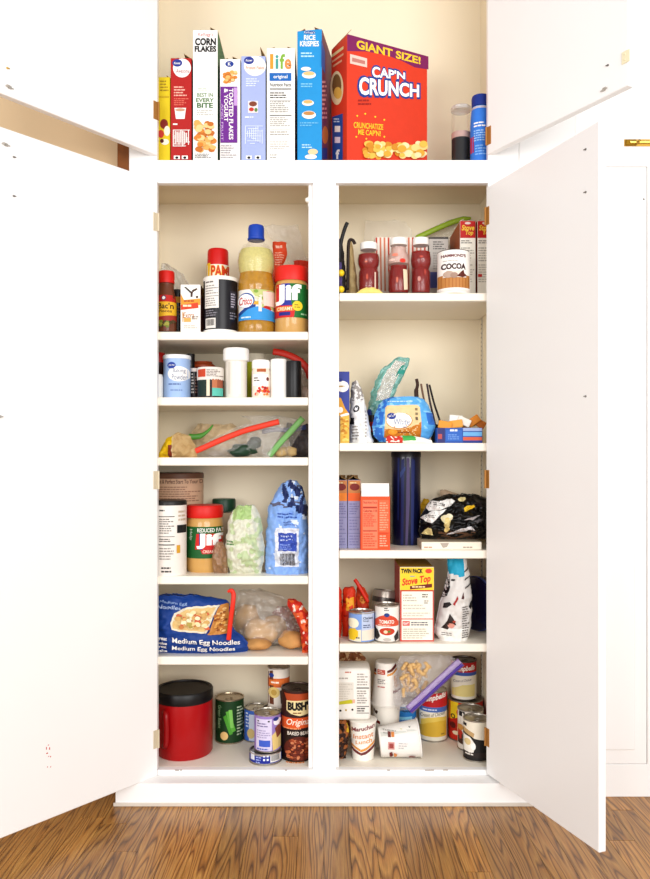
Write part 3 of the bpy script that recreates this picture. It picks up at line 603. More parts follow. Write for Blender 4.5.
o = vessel('peanut_butter_jar', 'peanut butter jar with red lid on the upper shelf beside the oil', 'jar', 291.6, 30, zA, [
    ('jar_body', [(15.6, 332.5), (16.8, 330), (16.8, 286), (16, 281), (14.6, 278)], JIFB), ('cap', [(16.6, 279), (16.8, 277), (16.8, 266), (16, 264.4)], M('#dd2e22', .45))],
    [('r', 274, 284, 282, 318, '#d02a26'), ('r', 281, 284, 294, 318, '#2a3aa0'), ('p', [(290, 284), (309.5, 284), (309.5, 318), (293, 318)], '#1d7a3a'), ('p', [(274, 306), (296, 306), (294, 318), (274, 318)], '#d02a26'),
     ('t', 'Jif', 275, 284.8, 301.5, 305.5, '#fdfbf6', .05), ('r', 276, 307, 294, 311.4, '#ea8a3a'), ('t', 'CREAMY', 277, 307.5, 293, 311, '#fbe6c4', .015), ('r', 279, 312.5, 290.5, 316, '#2a2f8c'), ('e', 297.6, 306.5, 5, 5, '#f2d63a'), ('l', 294.5, 304.5, 301, 309, 2, '#a88c1a'), ('l', 301, 313, 308, 316, 1, '#a8d0a8')], group='peanut butter jars')

zB = SHL['B']
vessel('condiment_jar', 'dark jar with red lid mostly hidden behind the baking powder', 'jar', 158, 66, zB, [('jar_body', [(7, 398), (7.2, 396), (7.2, 362)], M('#4a1a1c', .3)), ('cap', [(7, 362), (7, 353), (6.4, 352)], M('#c42a24', .4))])
vessel('shaker_jar', 'small white container at the left end beside the baking powder', 'jar', 157.5, 20, zB, [('jar_body', [(5.2, 397), (5.6, 396), (5.6, 377), (4.6, 374)], M('#f3f0ea', .4))])
vessel('baking_powder_can', 'light blue baking powder canister with white lid', 'canister', 177, 26, zB, [
    ('canister_body', [(13.1, 396.6), (13.4, 395.8), (13.4, 357)], M('#a9c2e6', .4)), ('cap', [(13.9, 358), (13.9, 355), (13.2, 354)], M('#eef0f2', .4))],
    [('e', 179, 374, 11, 7.6, '#f6f5f2'), ('e', 172, 365.5, 4.4, 3.3, '#2f4fa4'), ('t', 'great value', 169, 364.2, 175, 366.6, WHT, .0), ('t', 'Baking', 173.5, 368.5, 185.5, 374, '#7c86a0', .0), ('t', 'Powder', 172.5, 374.5, 187, 380, '#7c86a0', .0), ('l', 169, 383, 187, 386, 1, '#6f86b4'), ('l', 171, 389, 186, 392, 1, '#8aa2cc')])
vessel('spice_jar', 'little black labelled spice jar between baking powder and sprinkles', 'jar', 194.2, 34, zB, [('jar_body', [(3.9, 397), (4.2, 396), (4.2, 371)], M('#2a2226', .3)), ('cap', [(4.3, 371.5), (4.3, 368.6), (4, 368)], M('#ded2cc', .4))], [('l', 191.2, 373, 194.2, 394, 7, '#d8d0c8'), ('l', 195, 376, 198, 394, 6, '#8a6a60')])
for i, (xa, yy, dd, hx) in enumerate(((203, 360.5, 78, '#b8562c'),)):
    vessel('spice_tin', 'reddish brown stacked spice tin behind the sprinkle jars', 'tin', xa, dd, zB, [('tin_body', [(12.4, 397), (12.6, 396), (12.6, 366)], M('#8c3a22', .4)), ('cap', [(12.8, 366.5), (12.8, 364.6), (9.5, 362), (9.2, 360.5)], M(hx, .4))])
vessel('pepper_tin', 'small black tin just behind the baking powder lid', 'tin', 190.6, 60, zB, [('tin_body', [(4, 397), (4.2, 396), (4.2, 353.5)], M('#1f1b1d', .4))])
SG = ['#22352e', '#e6d9c4', '#2a2320', '#b8704a', '#7a4a34', '#c98a62']
o = vessel('sprinkle_jar', 'four section sprinkle jar with dark green and teal fills and white lid', 'jar', 210.6, 24, zB, [
    ('jar_body', [(13, 396.6), (13.2, 395.6), (13.2, 379)], M('#3a2c28', .2)), ('cap', [(13.4, 379.5), (13.5, 378), (13.5, 369), (12.8, 366.6)], M('#e9e2da', .4))],
    [('r', 198, 379, 207, 396, '#1f3a32'), ('r', 207, 379, 210.2, 396, '#e9dcc6'), ('r', 210.4, 379, 213, 396, '#3a2a24'), ('r', 212.6, 379, 217.5, 389, '#c47e58'), ('r', 217.6, 379, 222, 389, '#a86448'), ('r', 212.6, 388, 222.2, 396, '#6cc4b4')])
prints(o, round_map((210.6-HX)*(F+24)/F, 24, zB, lambda z: 13.6*(F+24)/F, 13.6), [('p', [(197.6, 369.5), (206, 369), (206, 377), (197.6, 377)], '#c8502c'), ('l', 207, 369.5, 223, 377, 5, '#8a7a72')], 2.0, name='printed_cap')
vessel('salt_shaker', 'tall translucent white shaker with wide white screw lid', 'shaker', 236.2, 25, zB, [
    ('jar_body', [(10.2, 396.6), (10.8, 395), (10.8, 364), (11, 359)], M('#e8e3da', .25)), ('cap', [(12, 360), (13, 359), (13, 349), (12.2, 347.2)], M('#fbf9f5', .35))],
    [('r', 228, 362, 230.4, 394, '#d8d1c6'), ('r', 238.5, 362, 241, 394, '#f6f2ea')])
vessel('relish_jar', 'yellow-green jar with cream lid behind the sprinkle bottle', 'jar', 255.6, 76, zB, [('jar_body', [(9, 397), (9.2, 396), (9.2, 361)], M('#c9cf3e', .25)), ('cap', [(9.4, 361.5), (9.4, 354), (8.8, 353)], M('#ece3cf', .4))])
vessel('sprinkle_bottle', 'small white-lidded bottle of red and orange sprinkles', 'bottle', 261, 22, zB, [
    ('jar_body', [(8.8, 396.6), (9.2, 395.6), (9.2, 371), (8.4, 367.5)], M('#efe2d4', .2)), ('cap', [(8.8, 368), (9, 367), (9, 361), (8.3, 359.4)], M('#faf8f4', .4))],
    [('r', 252.6, 374, 270, 386, '#f6f1ec'), ('l', 254, 377, 261, 382, 2, '#6a645f'), ('e', 267.6, 379, 1.2, 2, '#7a3a34'), ('p', [(257, 369), (266, 368.6), (266, 372), (257, 372)], '#b86a3a')] + flakes(252.6, 386, 270, 396, 30, ['#d8402c', '#ee8a3a', '#b82a34', '#f2c4a4', '#f6efe8'], 1.5, 9, 1))
vessel('spice_jar', 'dark red jar squeezed behind the white sprinkle lid', 'jar', 272, 50, zB, [('jar_body', [(5, 397), (5.2, 396), (5.2, 366)], M('#5a1a20', .3)), ('cap', [(5.3, 366.5), (5.3, 361), (4.8, 360)], M('#3a1a1c', .4))])
vessel('grinder', 'plain white cylinder shaker beside the black one', 'shaker', 278.6, 22, zB, [('jar_body', [(7.9, 396.6), (8.2, 396), (8.2, 361), (7.8, 358.6)], M('#f7f4ef', .4))], group='plain cylinder shakers')
vessel('grinder', 'plain black cylinder shaker at the right of the spice shelf', 'shaker', 293.6, 22, zB, [('jar_body', [(7.5, 396.6), (7.8, 396), (7.8, 362), (7.4, 360.4)], M('#19171a', .35))], group='plain cylinder shakers')
o = pouch('zip_bag', 'clear zip bag with wide red seal behind the black shaker', 'bag', [(353, 274, 288), (358, 274, 304), (368, 276, 312), (396, 278, 313)], 74, 26, film('#f0d8d0', .35, .12), zB, seed=8, crumple=.3)
zipper(o, [(273, 351.5, 60), (284, 353.5, 59), (297, 359, 58), (306, 367, 57), (310, 378, 56)], 3.6, M('#e0402e', .4), 60)
blob('shell_candy', 'pinkish white wrapped sweet at the right end of the spice shelf', 'candy', 305.5, 386, 40, 4, 5, 6, M('#d9c2b4', .4), 2, .3, base=zB)

zC = SHL['C']
pouch('chip_bag', 'small yellow crinkled snack bag at the left of the zip bag shelf', 'bag', [(433, 176, 184), (437, 166, 190), (446, 160, 194), (457, 157, 196)], 22, 20, '#e8c22a', zC, seed=11, crumple=.25,
      colour=(lambda u, v, x, y: 1 if x > 173 and (x*2.3+y*3.1) % 7 < 4.4 else (2 if x > 172 else (3 if abs(x-170) < 2 and y > 444 else 0)), [mat('#edc922'), mat('#b08a52'), mat('#dcc9a0'), mat('#8a3a24')]))
strip('bag_clip', 'green plastic bag clip resting above the yellow snack bag', 'clip', [(188, 437, 52), (198, 436.5, 54), (204, 434, 56), (209, 430, 58), (213, 425, 60)], [1.2, 3.2, 3.4, 3.2, 3.0, 3.0, 3.0, 3.0, 2.8, 2.6, 2.4, 2.2, 2.0, 1.8, 1.8, 1.8, 1.7, 1.6, 1.5, 1.4, 1.3, 1.2, 1.1, .9, .6], M('#5a9a3c', .4), .4)
pouch('snack_bag', 'beige packet of crackers lying behind the red-sealed zip bag', 'bag', [(424, 196, 232), (432, 190, 246), (446, 186, 250), (457, 186, 252)], 88, 34, '#d9c3a0', zC, seed=12, crumple=.2)
o = pouch('zip_bag', 'clear zip bag with a long red seal lying across the shelf', 'bag', [(424, 244, 284), (430, 228, 282), (440, 208, 276), (450, 192, 272), (457, 190, 270)], 38, 24, BAG, zC, seed=13, crumple=.35)
zipper(o, [(188, 454.5, 22), (204, 447.5, 22), (222, 439.5, 23), (244, 431, 24), (262, 426, 25), (279, 421.6, 26)], 3.0, M('#e2492e', .4), 14)
blob('tea_bag', 'dark green folded packet inside the red-sealed zip bag', 'packet', 243, 448, 34, 14, 6, 6.5, M('#2c4a36', .35), 3, .5, base=zC+.4)
blob('tea_bag', 'dark green rounded packet beside the green zip seal', 'packet', 254, 443, 40, 7, 5, 5.5, M('#1f3a30', .35), 6, .5)
o = pouch('zip_bag', 'clear zip bag with a pale green seal and crackers at bottom', 'bag', [(415, 240, 276), (420, 250, 304), (432, 258, 300), (446, 262, 292), (457, 262, 292)], 66, 20, BAG, zC, seed=14, crumple=.35)
zipper(o, [(269, 456, 53), (279, 444, 53), (291, 431, 53), (303, 418, 53)], 3.3, M('#8fc47c', .4), 44)
for i, (a, b, c) in enumerate(((276, 450, 68), (285, 447, 68), (291, 452, 66), (281, 453, 62))):
    blob('cracker', ('beige cracker at the left, against the pale green seal', 'beige cracker in the middle, tallest in the green-sealed bag', 'beige cracker at the right corner of the green-sealed bag', 'beige cracker in front of the others in the green-sealed bag')[i], 'cracker', a, b, c, 6, 2.5, 5, M('#d9bd8a', .7, bump=.4), i, .3, group='crackers in the green-sealed bag', base=zC+.5)
o = pouch('zip_bag', 'grey zip bag with a blue seal at the right end of shelf', 'bag', [(424, 286, 310), (430, 284, 312), (445, 290, 313), (457, 290, 313)], 95, 22, '#6a6468', zC, seed=15, crumple=.3)
zipper(o, [(262, 432, 82), (275, 429.5, 82), (290, 430, 82), (306, 427, 82)], 2.6, M('#4a5a9c', .4), 68)

zD = SHL['D']
vessel('oat_canister', 'big beige cardboard canister with brown print at back left', 'canister', 178, 84, zD, [
    ('canister_body', [(25, 570), (25.2, 569), (25.2, 476)], M('#d6b498', .6)), ('cap', [(25.6, 478), (25.6, 473.5), (24.6, 472.6)], M('#7a5a48', .5))],
    [('t', 'est & Perfect Start To Your Da', 158, 479.5, 202, 483.5, '#6a4232', .01), ('l', 160, 486, 201, 502, 7, '#a8826a')])
vessel('oat_canister', 'white canister with dark lid and nutrition print at left', 'canister', 169.5, 24, zD, [
    ('canister_body', [(16.6, 576), (16.9, 575), (16.9, 503)], M('#efe9e2', .5)), ('cap', [(17.2, 504.5), (17.2, 501.5), (16.4, 500)], M('#2b2624', .4))],
    [('l', 160, 509, 168, 512, 1, '#5a5552'), ('r', 159, 516, 175, 516.8, '#3a3634'), ('l', 160, 518, 175, 534, 7, '#8d8884'), ('r', 159, 536, 175, 536.6, '#5a5552'), ('l', 160, 538, 175, 542, 2, '#6a6562'), ('r', 159, 544, 175, 545, '#3a3634'), ('l', 160, 547, 175, 560, 5, '#a29c96'), ('l', 162, 566, 173, 573, 2, '#5a5552'),
     ('r', 177.4, 525, 186, 533, '#1f1d20'), ('l', 178.5, 510, 185, 522, 3, '#c9b8a4'), ('r', 177, 545, 180, 553, '#d8a83a')])
vessel('peanut_butter_jar', 'large peanut butter jar with green reduced fat label', 'jar', 204.8, 46, zD, [
    ('jar_body', [(17.2, 569), (18.6, 566), (18.6, 524), (17.6, 519), (16.2, 516)], JIFB), ('cap', [(18, 517), (18.4, 515.6), (18.4, 506.6), (17.4, 504.8)], M('#d8281e', .45))],
    [('r', 185, 526.5, 224, 558, '#1f6a34'), ('t', 'REDUCED FAT', 198, 528, 222.6, 532, WHT, .015), ('v', 'Help', 189, 529, 192.6, 540, '#d8e6d4', .0), ('p', [(197, 533.5), (222, 533.5), (222, 549), (195.5, 549)], '#d02a26'), ('r', 200, 533, 203, 549, '#2a3aa0'), ('t', 'Jif', 197, 533, 221.6, 548.5, '#fdfbf6', .05), ('p', [(201, 549), (219, 549), (217, 553.5), (203, 553.5)], '#c8282c'), ('t', 'CREAMY', 203.5, 549.8, 217, 552.6, '#fbe6d4', .01)], group='peanut butter jars')
vessel('green_lid_jar', 'clear jar with dark green lid behind the peanut butter', 'jar', 224, 92, zD, [('jar_body', [(11, 560), (11.4, 558), (11.4, 512)], M('#c9b49a', .15)), ('cap', [(11.7, 511), (11.7, 500), (11, 498.6)], M('#1f4a34', .4))])
pouch('nut_bag', 'small clear bag of brown nuts between jar and green bag', 'bag', [(543, 216, 222), (550, 212, 226), (562, 211, 228), (573, 213, 227)], 26, 20, film('#a8764a', .7, .1), zD, seed=16, crumple=.25)
pouch('marshmallow_bag', 'pale green and white bag inside clear plastic', 'bag', [(506, 236, 254), (512, 230, 257), (522, 227, 261), (545, 224.5, 263), (566, 226, 263), (577, 230, 260)], 26, 38, '#dfe6cc', zD, seed=17, crumple=.14,
      colour=(lambda u, v, x, y: 1 if (y < 520 and 232 < x < 251) else 2 if noise.noise(Vector((x*.16, y*.16, 1.5))) > .12 else 0, [mat('#dcdccb'), mat('#b4cc90'), mat('#c6d2ac')]),
      items=[('l', 226, 541, 237, 547, 2, '#5f8f5a')] + [('e', x_, y_, 2.4, 3, '#c4d4a8') for x_, y_ in ((244, 540), (252, 552), (240, 557), (248, 566))])
SUG = [mat('#92b4e8'), mat('#2c3a6a'), mat('#dfe8f4'), mat('#6a6a80')]  # white patches paint highlights on the rolled top; dark ones mark its folds
pouch('sugar_bag', 'blue paper sugar bag with rolled top and white barcode label', 'bag', [(481, 286, 297), (486, 280, 301), (496, 273, 305), (508, 267.5, 307.5), (540, 265, 308), (575, 264.5, 308)], 34, 46, '#92b4e8', zD, seed=18, crumple=.13, pinch=(.4, .8), exp=.35,
      colour=(lambda u, v, x, y: (1 if noise.noise(Vector((x*.16, y*.13, 2.2))) > .08 else 2 if noise.noise(Vector((x*.2, y*.2, 7))) > .2 else 3 if noise.noise(Vector((x*.2, y*.2, 9))) > .3 else 0) if y < 508+(x-290)*.5 and x > 282 else 3 if 502 < y-(x-270)*.15 < 505 and x < 296 else 2 if noise.noise(Vector((x*.12, y*.12, 4))) > .42 else 0, SUG),
      items=[('l', 278, 513, 301, 519, 2, '#4a6ab4'), ('l', 284, 521, 297, 526, 2, '#6a86c4'), ('r', 275.5, 528, 299, 567, '#e3e6ee'), ('r', 279, 533, 297, 551, '#4a62b8'), ('l', 281, 535, 296, 542, 2, '#c9d4f0'), ('l', 280, 544, 296, 550, 3, '#8fa4dc')] + [('r', 281+i*1.15, 553.5, 281.5+i*1.15+(i % 3)*.15, 565.5, '#4a4650') for i in range(13)])

zE = SHL['E']
NB = [mat('#1f55a8'), mat('#163a78')]
pouch('noodle_bag', 'blue bag of medium egg noodles lying on its side', 'bag', [(597, 150, 196), (603, 148, 226), (612, 147, 229), (632, 147, 230), (645, 147, 243), (654, 147, 250), (660, 147, 246)], 27, 38, '#1a4a94', zE, seed=21, crumple=.06, nx=44, pinch=(.3, .5),
      items=[('p', [(172, 632), (171.5, 624), (175, 615), (183, 609.5), (195, 607.5), (205, 607), (219, 606.5), (213, 620), (207, 636), (190, 634.5)], '#e9e0cc'), ('p', [(173.5, 630.5), (173.5, 624), (177, 616), (184, 611.5), (195, 609.5), (205, 609), (216, 608.5), (211, 620), (206, 634), (190, 632.5)], '#e0c288')]
      + flakes(176, 611, 211, 632, 60, ['#f0dcae', '#e6cc94', '#d8b070', '#c98a4e', '#d2704a', '#f4e6c4', '#b8a45a'], 3.0, 12)
      + [('p', [(219.5, 606), (228.5, 605), (228.5, 637), (209, 637)], '#c98f4a')] + flakes(214, 607, 228, 636, 40, ['#e0ac5e', '#b87434', '#efc88a', '#9a5a28'], 1.8, 13)
      + [('q', 'Medium Egg Noodles', [(174, 639), (240, 644), (240, 650.5), (174, 646.5)], WHT, .015), ('q', 'Medium Egg Noodles', [(174, 648.5), (236, 651), (236, 656.5), (174, 655)], WHT, .015), ('t', 'great', 158, 639.5, 168.5, 644, WHT, .015), ('t', 'value', 159, 644.5, 168.5, 647.5, WHT, .015), ('t', 'great', 158, 649, 168.5, 653, WHT, .015), ('t', 'value', 159, 653.5, 168.5, 656.5, WHT, .015),
         ('q', 'Medium Egg', [(160, 600.8), (188, 602.5), (188, 606), (160, 604)], '#a9c0e4', .0), ('q', 'Noodles', [(159, 605.5), (182, 606), (182, 609.5), (159, 609.5)], '#c4d4ee', .0)])
strip('bag_clip', 'red plastic clip standing on the end of the noodle bag', 'clip', [(228.6, 640, 7), (229.6, 630, 7), (231, 617, 7), (233, 603, 7), (233.4, 594, 8), (231, 590.5, 8), (227.6, 592, 8)], [2.4]*30+[2.2, 2, 1.8, 1.6, 1.4, 1.2, 1], M('#e23c22', .4), .5)
BREAD = [M('#d8b483', .8, var=.2, scale=45, bump=.3), M('#c99a62', .8, var=.25, scale=40, bump=.3)]
for i, (a, b, c, rx, rz, mt) in enumerate(((246, 620, 76, 15, 17, 0), (260, 634, 46, 17, 14, 0), (291, 641, 34, 13, 9, 1), (274, 616, 76, 13, 12, 0), (258, 645, 32, 13, 6, 1))):
    blob('bread_roll', ('tan bread roll in the clear bag behind the red clip', 'large tan bread roll in the middle of the clear bag', 'browned bread roll at the right front of the clear bag', 'tan bread roll at the back of the clear bag', 'small flat bread roll at the front of the clear bag')[i], 'bread roll', a, b, c, rx, 13, rz, BREAD[mt], i, .22, group='bread rolls in the clear bag', base=zE+.3)
pouch('plastic_bag', 'clear plastic bag full of bread rolls beside the noodles', 'bag', [(594, 236, 262), (602, 236, 284), (615, 233, 296), (635, 231, 304), (656, 234, 304)], 56, 66, film('#fff8ee', .13, .09), zE, seed=22, crumple=.12)
RB = [mat('#a82e2c'), mat('#e06a34'), mat('#efe0d4')]
pouch('candy_bag', 'dark red crinkled snack bag among the bread rolls', 'bag', [(608, 277, 288), (616, 272, 296), (626, 270, 300), (636, 276, 303), (657, 278, 303)], 99, 16, '#a82e2c', zE, seed=23, crumple=.3, colour=(lambda u, v, x, y: 2 if noise.noise(Vector((x*.3, y*.3, 2))) > .3 else 0, RB))
pouch('candy_bag', 'orange and red snack bag at the right end of the noodle shelf', 'bag', [(600, 287, 296), (606, 287, 303), (618, 294, 311), (632, 300, 312), (657, 302, 313)], 22, 20, '#d2402a', zE, seed=24, crumple=.25, colour=(lambda u, v, x, y: 2 if noise.noise(Vector((x*.25, y*.25, 7))) > .34 else 1 if noise.noise(Vector((x*.15, y*.15, 3))) > .05 else 0, [mat('#c8321f'), RB[1], RB[2]]))

# bottom of the left column
zF = -315
o = vessel('coffee_canister', 'large red plastic coffee canister with black lid', 'canister', 184.5, 50, zF, [
    ('canister_body', [(26.5, 752), (28, 749), (28, 697), (27.4, 693)], M('#b21118', .35, var=.02)), ('lid', [(28.2, 698), (28.6, 697), (28.6, 688.5), (27.6, 687), (25, 687), (24.6, 688), (12, 688.6)], M('#1d1a1b', .4))])
mesh('handle', *tube(smoothpts([(-16, -24, 50), (-14, -28.6, 47), (-13.4, -29.6, 33), (-14, -28.6, 18), (-16.5, -23.5, 14)]), 3.2, 10, .9), M('#a51016', .35), o, smooth=True)
can('food_can', 'green can of green beans with silver lid', 'can', 215, 244.2, 696, 84, zF, [(692, 742, '#1f4a24')],
    [('p', [(226, 711), (230, 710), (236, 730), (232, 732)], '#6cb84a'), ('p', [(229, 709), (232.5, 709), (234, 727), (231, 727)], '#8fd06a'), ('p', [(223.5, 716), (226.5, 714), (233, 733), (230, 734)], '#5aa83c'), ('e', 224.5, 735, 4, 4.2, '#ecc98a'), ('v', 'Green Beans', 218, 705, 221.4, 728, '#a9c89a', .0), ('l', 237, 706, 243, 736, 10, '#c4d4b8')], group='tin cans on the cabinet bottom', metal=M('#b8a890', .3, metal=.85))
can('food_can', 'blue and white soup can behind the stacked tuna', 'can', 244, 268.5, 706, 86, zF, [(700, 742, '#4a74c4')],
    [('r', 249, 714, 262, 740, '#cfd8e8'), ('e', 258.5, 719, 4, 3, '#2f4fa4'), ('l', 245.6, 712, 249, 728, 5, '#d8e2f4'), ('e', 251, 733, 4, 5, '#d9c48a')], group='tin cans on the cabinet bottom')
can('food_can', 'half hidden can holding up the orange-labelled can', 'can', 262, 286, 707, 62, zF, [(700, 742, '#6a5aa0')], [('l', 263, 716, 285, 736, 6, '#c9c0e0')], group='tin cans on the cabinet bottom')
zz = (HY-707)*(F+62)/F
can('food_can', 'white and orange can stacked at the back of the bottom shelf', 'can', 267.6, 290, 665.5, 64, zz, [(660, 678, '#ece4da'), (678, 687, '#d8743a'), (687, 710, '#e9e0d4')],
    [('p', [(268, 672), (273, 670), (274, 704), (268, 704)], '#7a4a34'), ('r', 269, 679.5, 284, 685, '#e07f3e'), ('l', 271, 680.5, 283, 684, 1, '#fbeee0'), ('e', 274, 692, 6, 5.4, '#e6cf8a'), ('e', 274, 692, 3, 3, '#c8a85a'), ('e', 271.5, 675, 2.6, 2, '#2f4fa4'), ('p', [(280, 690), (287, 688), (287, 703), (281, 703)], '#4a2a2c')], group='tin cans on the cabinet bottom')
can('tuna_can', 'short blue tuna can on the floor of the cabinet', 'can', 249, 282, 748.5, 26, zF, [(740, 765, '#22359a')],
    [('r', 250.4, 752.5, 254.5, 760, '#e2e4ec'), ('l', 256, 753, 262, 763, 4, '#a9b4e0'), ('r', 263.4, 754, 265.4, 756, '#dfe4f4'), ('r', 267, 754, 269, 756, '#dfe4f4'), ('r', 263.4, 757.5, 265.4, 759.5, '#dfe4f4'), ('r', 267, 757.5, 269, 759.5, '#dfe4f4'), ('r', 270.6, 753.5, 280.4, 761.5, '#e9e6e2')] + [('r', 271.6+i, 754.6, 272.1+i, 760.4, '#4a4650') for i in range(8)], ring=False, labelgap=2.2, group='tin cans on the cabinet bottom')
zz = (HY-748.5)*(F+26)/F
can('food_can', 'lavender labelled can standing on the tuna can', 'can', 254, 281, 711, 27, zz, [(705, 752, '#a48cc8')],
    [('r', 256, 718.5, 272, 750, '#dcd4ea'), ('r', 257.4, 720, 259, 721.4, BLK), ('r', 268, 720, 270, 721.4, BLK), ('l', 257, 722, 271, 727, 2, '#8a80a8'), ('l', 257, 729, 271, 738, 4, '#b0a6c8'), ('r', 259, 739.5, 270.4, 746, '#4a6ac8'), ('l', 257, 747, 271, 750, 1, '#5a70c0'), ('e', 277.5, 722, 4, 3.4, '#f2eef4'), ('e', 276, 719, 2.6, 2, '#2f3f8c'), ('p', [(272, 735), (281, 726), (281, 748), (273, 750)], '#e2c98a'), ('p', [(275, 728), (281, 722), (281, 735), (277, 738)], '#8a4a3a')], group='tin cans on the cabinet bottom')
can('food_can', 'tall brown can of baked beans at the right', 'can', 281, 313.5, 686, 36, zF, [(680, 702, '#4a2218'), (702, 717, '#43201a'), (717, 727, '#d8602c'), (727, 765, '#2e1712')],
    [('p', [(284, 693), (312, 693), (312, 700), (287, 700)], '#b85428'), ('p', [(286.5, 700), (312, 699.5), (312, 713), (300, 715), (291, 713), (286.5, 710)], '#ead9a8'), ('t', "BUSH'S", 287.6, 701, 312, 709.8, '#191416', .065), ('l', 293, 711, 306, 713.4, 1, '#8a5a2c'), ('p', [(281, 717.5), (313, 716.5), (313, 727), (281, 728)], '#dd652f'), ('t', 'Original', 286.5, 718, 312, 726, '#fbeede', .01, .3), ('l', 283, 726.5, 308, 729, 1, '#f0a070'), ('t', 'BAKED BEANS', 287.4, 730.5, 312, 734, '#f0e6da', .015),
     ('e', 299, 748, 15, 12.5, '#6a2a18')] + flakes(285, 737, 312, 758, 75, ['#b85a34', '#c8744a', '#96421f', '#7a3018', '#d28a62'], 2.0, 15) + [('l', 286, 759, 306, 762, 1, '#b8784a')], group='tin cans on the cabinet bottom', metal=M('#5a4a42', .3, metal=.7))

# ================================================================= RIGHT COLUMN
z1 = SHR['1']
o = pouch('mesh_bag', 'dark purple bag with black edge at the left of the upper right shelf', 'bag', [(238, 334, 342), (250, 333, 344), (270, 332, 346), (291, 332, 347)], 22, 14, '#4a3c66', z1, seed=31, crumple=.1, colour=(lambda u, v, x, y: 1 if u < .2 or u > .72 else 0, [mat('#5a4a80'), mat('#191618')]))
zipper(o, [(339.5, 262, 12), (339.8, 250, 11), (342, 238, 10), (345, 228, 10), (347.4, 222.5, 10)], 1.9, M('#171415', .5), 12, .6, 'strap')
for y_ in (273, 289.4):
    e = mesh('yellow_dot', *lathe([(0, -3.6), (2, -3), (3.3, -1.4), (3.6, 0), (3.3, 1.4), (2, 3), (0, 3.6)], 14), M('#f2d42e', .4), o, smooth=True)
    p_ = W(341, y_, 13.5); l = o.location; e.location = (p_.x*S-l.x, p_.y*S-l.y, p_.z*S-FLZ*S-l.z)
o = pouch('paper_bag', 'tan paper bag with curled dark edge beside the purple bag', 'bag', [(239, 347.6, 352), (248, 347, 354), (270, 346.5, 357), (291, 347, 359)], 52, 26, '#d6bd8c', z1, seed=32, crumple=.12)
zipper(o, [(347.6, 290, 34), (348, 265, 34), (348.4, 246, 34), (350, 240, 34), (353, 240.5, 34), (355, 244, 34)], 1.7, M('#3a261c', .5), 34, .6, 'dark_edge')
RED = M('#8e1c12', .25, var=.25, scale=80)
PROFB = lambda t, s=1.0: [(9.4*s, 291.5), (10.2*s, 289), (10.2*s, 270), (8.7*s, 267), (10.9*s, 262), (11.3*s, 257), (10.4*s, 252.5), (7.8*s, 249), (7.4*s, t)]
GJ = 'clear jars of red sprinkles'
def redjar(xc, d, label, top, fill, s=1.0, pale=None, its=()):
    prof = PROFB(top+6, s)
    inn = [(r*.93, y) for r, y in prof if y >= fill]
    if inn[-1][1] > fill+1: inn.append((inn[-1][0], fill))
    pts = [('contents', inn, RED), ('jar_glass', prof, CLEAR), ('cap', [(8.1*s, top+7), (8.4*s, top+6.4), (8.4*s, top+1), (7.8*s, top)], M('#f8f5f0', .4))]
    if pale: pts.insert(1, ('loose_fill', [(r*.9, y) for r, y in prof if y <= fill+.5][:-1]+[(7.2*s, top+9)], film('#f2c4b4', .6, .1)))
    return vessel('sprinkle_jar', label, 'jar', xc, d, z1, pts, its, on=1 if not pale else 2, group=GJ)
redjar(368.6, 26, 'red-filled jar with white cap, leftmost of three', 241, 252, 1.02, its=[('r', 374.5, 272, 376, 288, '#e6cdbc'), ('e', 366, 262, 1.6, 1, '#d8806a'), ('e', 367, 277, 1.2, 3, '#c25a44')])
redjar(398.6, 26, 'half-filled red jar with white cap in front of striped box', 236.5, 264, 1.05, pale=True, its=[('p', [(403, 269), (407.5, 269), (408, 289), (404, 290)], '#e9dcc0'), ('e', 397, 280, 1.2, 3, '#d27a64'), ('e', 402.5, 261, 3, 2, '#dc3c22'), ('e', 395, 255, 3, 1.6, '#e8937c'), ('e', 392, 260, 3, 1.2, '#f0d0c4')])
redjar(420.8, 27, 'dark red jar with white cap beside the cocoa can', 236.5, 250, .96, its=[('e', 419, 279, 1.6, 2.6, '#d0968c'), ('e', 421, 257, 2, 1, '#c85a4a'), ('e', 425, 272, 1, 3, '#b84a3c')])
stripes = []
for i in range(13):
    a = 376.5+i*3.9; t_ = 375.5+i*4.05; stripes.append(('p', [(t_, 237.5), (t_+1.7, 237.5), (a+1.6, 291), (a, 291)], '#d98a6c' if i % 3 else '#c8502f'))
carton('popcorn_box', 'red and white striped paper box behind the red jars', 'box', 375, 428, 237, 66, z1, 30, '#f4ebe0', '#e9dccb', stripes)
pouch('plastic_bag', 'faint clear plastic bag behind the striped box', 'bag', [(220, 366, 405), (228, 364, 412), (240, 364, 414), (292, 366, 414)], 104, 12, film('#fff8ec', .10, .03), z1, seed=33, crumple=.3)
pouch('plastic_bag', 'clear bag closed by a green clip behind the cocoa can', 'bag', [(219, 448, 466), (226, 432, 468), (236, 418, 470), (292, 420, 470)], 106, 12, film('#fff6e4', .12, .04), z1, seed=34, crumple=.25)
strip('bag_clip', 'long green bag clip arching over the cocoa can', 'clip', [(415.5, 238.4, 96), (424, 234.5, 96), (436, 229, 96), (450, 223, 96), (462, 219.3, 96), (471, 218, 96)], [1.2, 2.4]+[3.1]*24+[2.6, 2.2, 1.8, 1.6, 1.2], M('#9fb83e', .4), .6)
carton('tin_box', 'grey printed canister box behind the third red jar', 'box', 429, 448.4, 237, 68, z1, 22, '#cfc9c2', '#a9a29a', [('r', 429, 237, 448.4, 239, '#5a5552'), ('l', 433, 241, 447, 250, 4, '#7a7672'), ('l', 433, 252, 446, 270, 7, '#a8a29c'), ('r', 429.4, 272, 441, 288, '#5a66a8')])
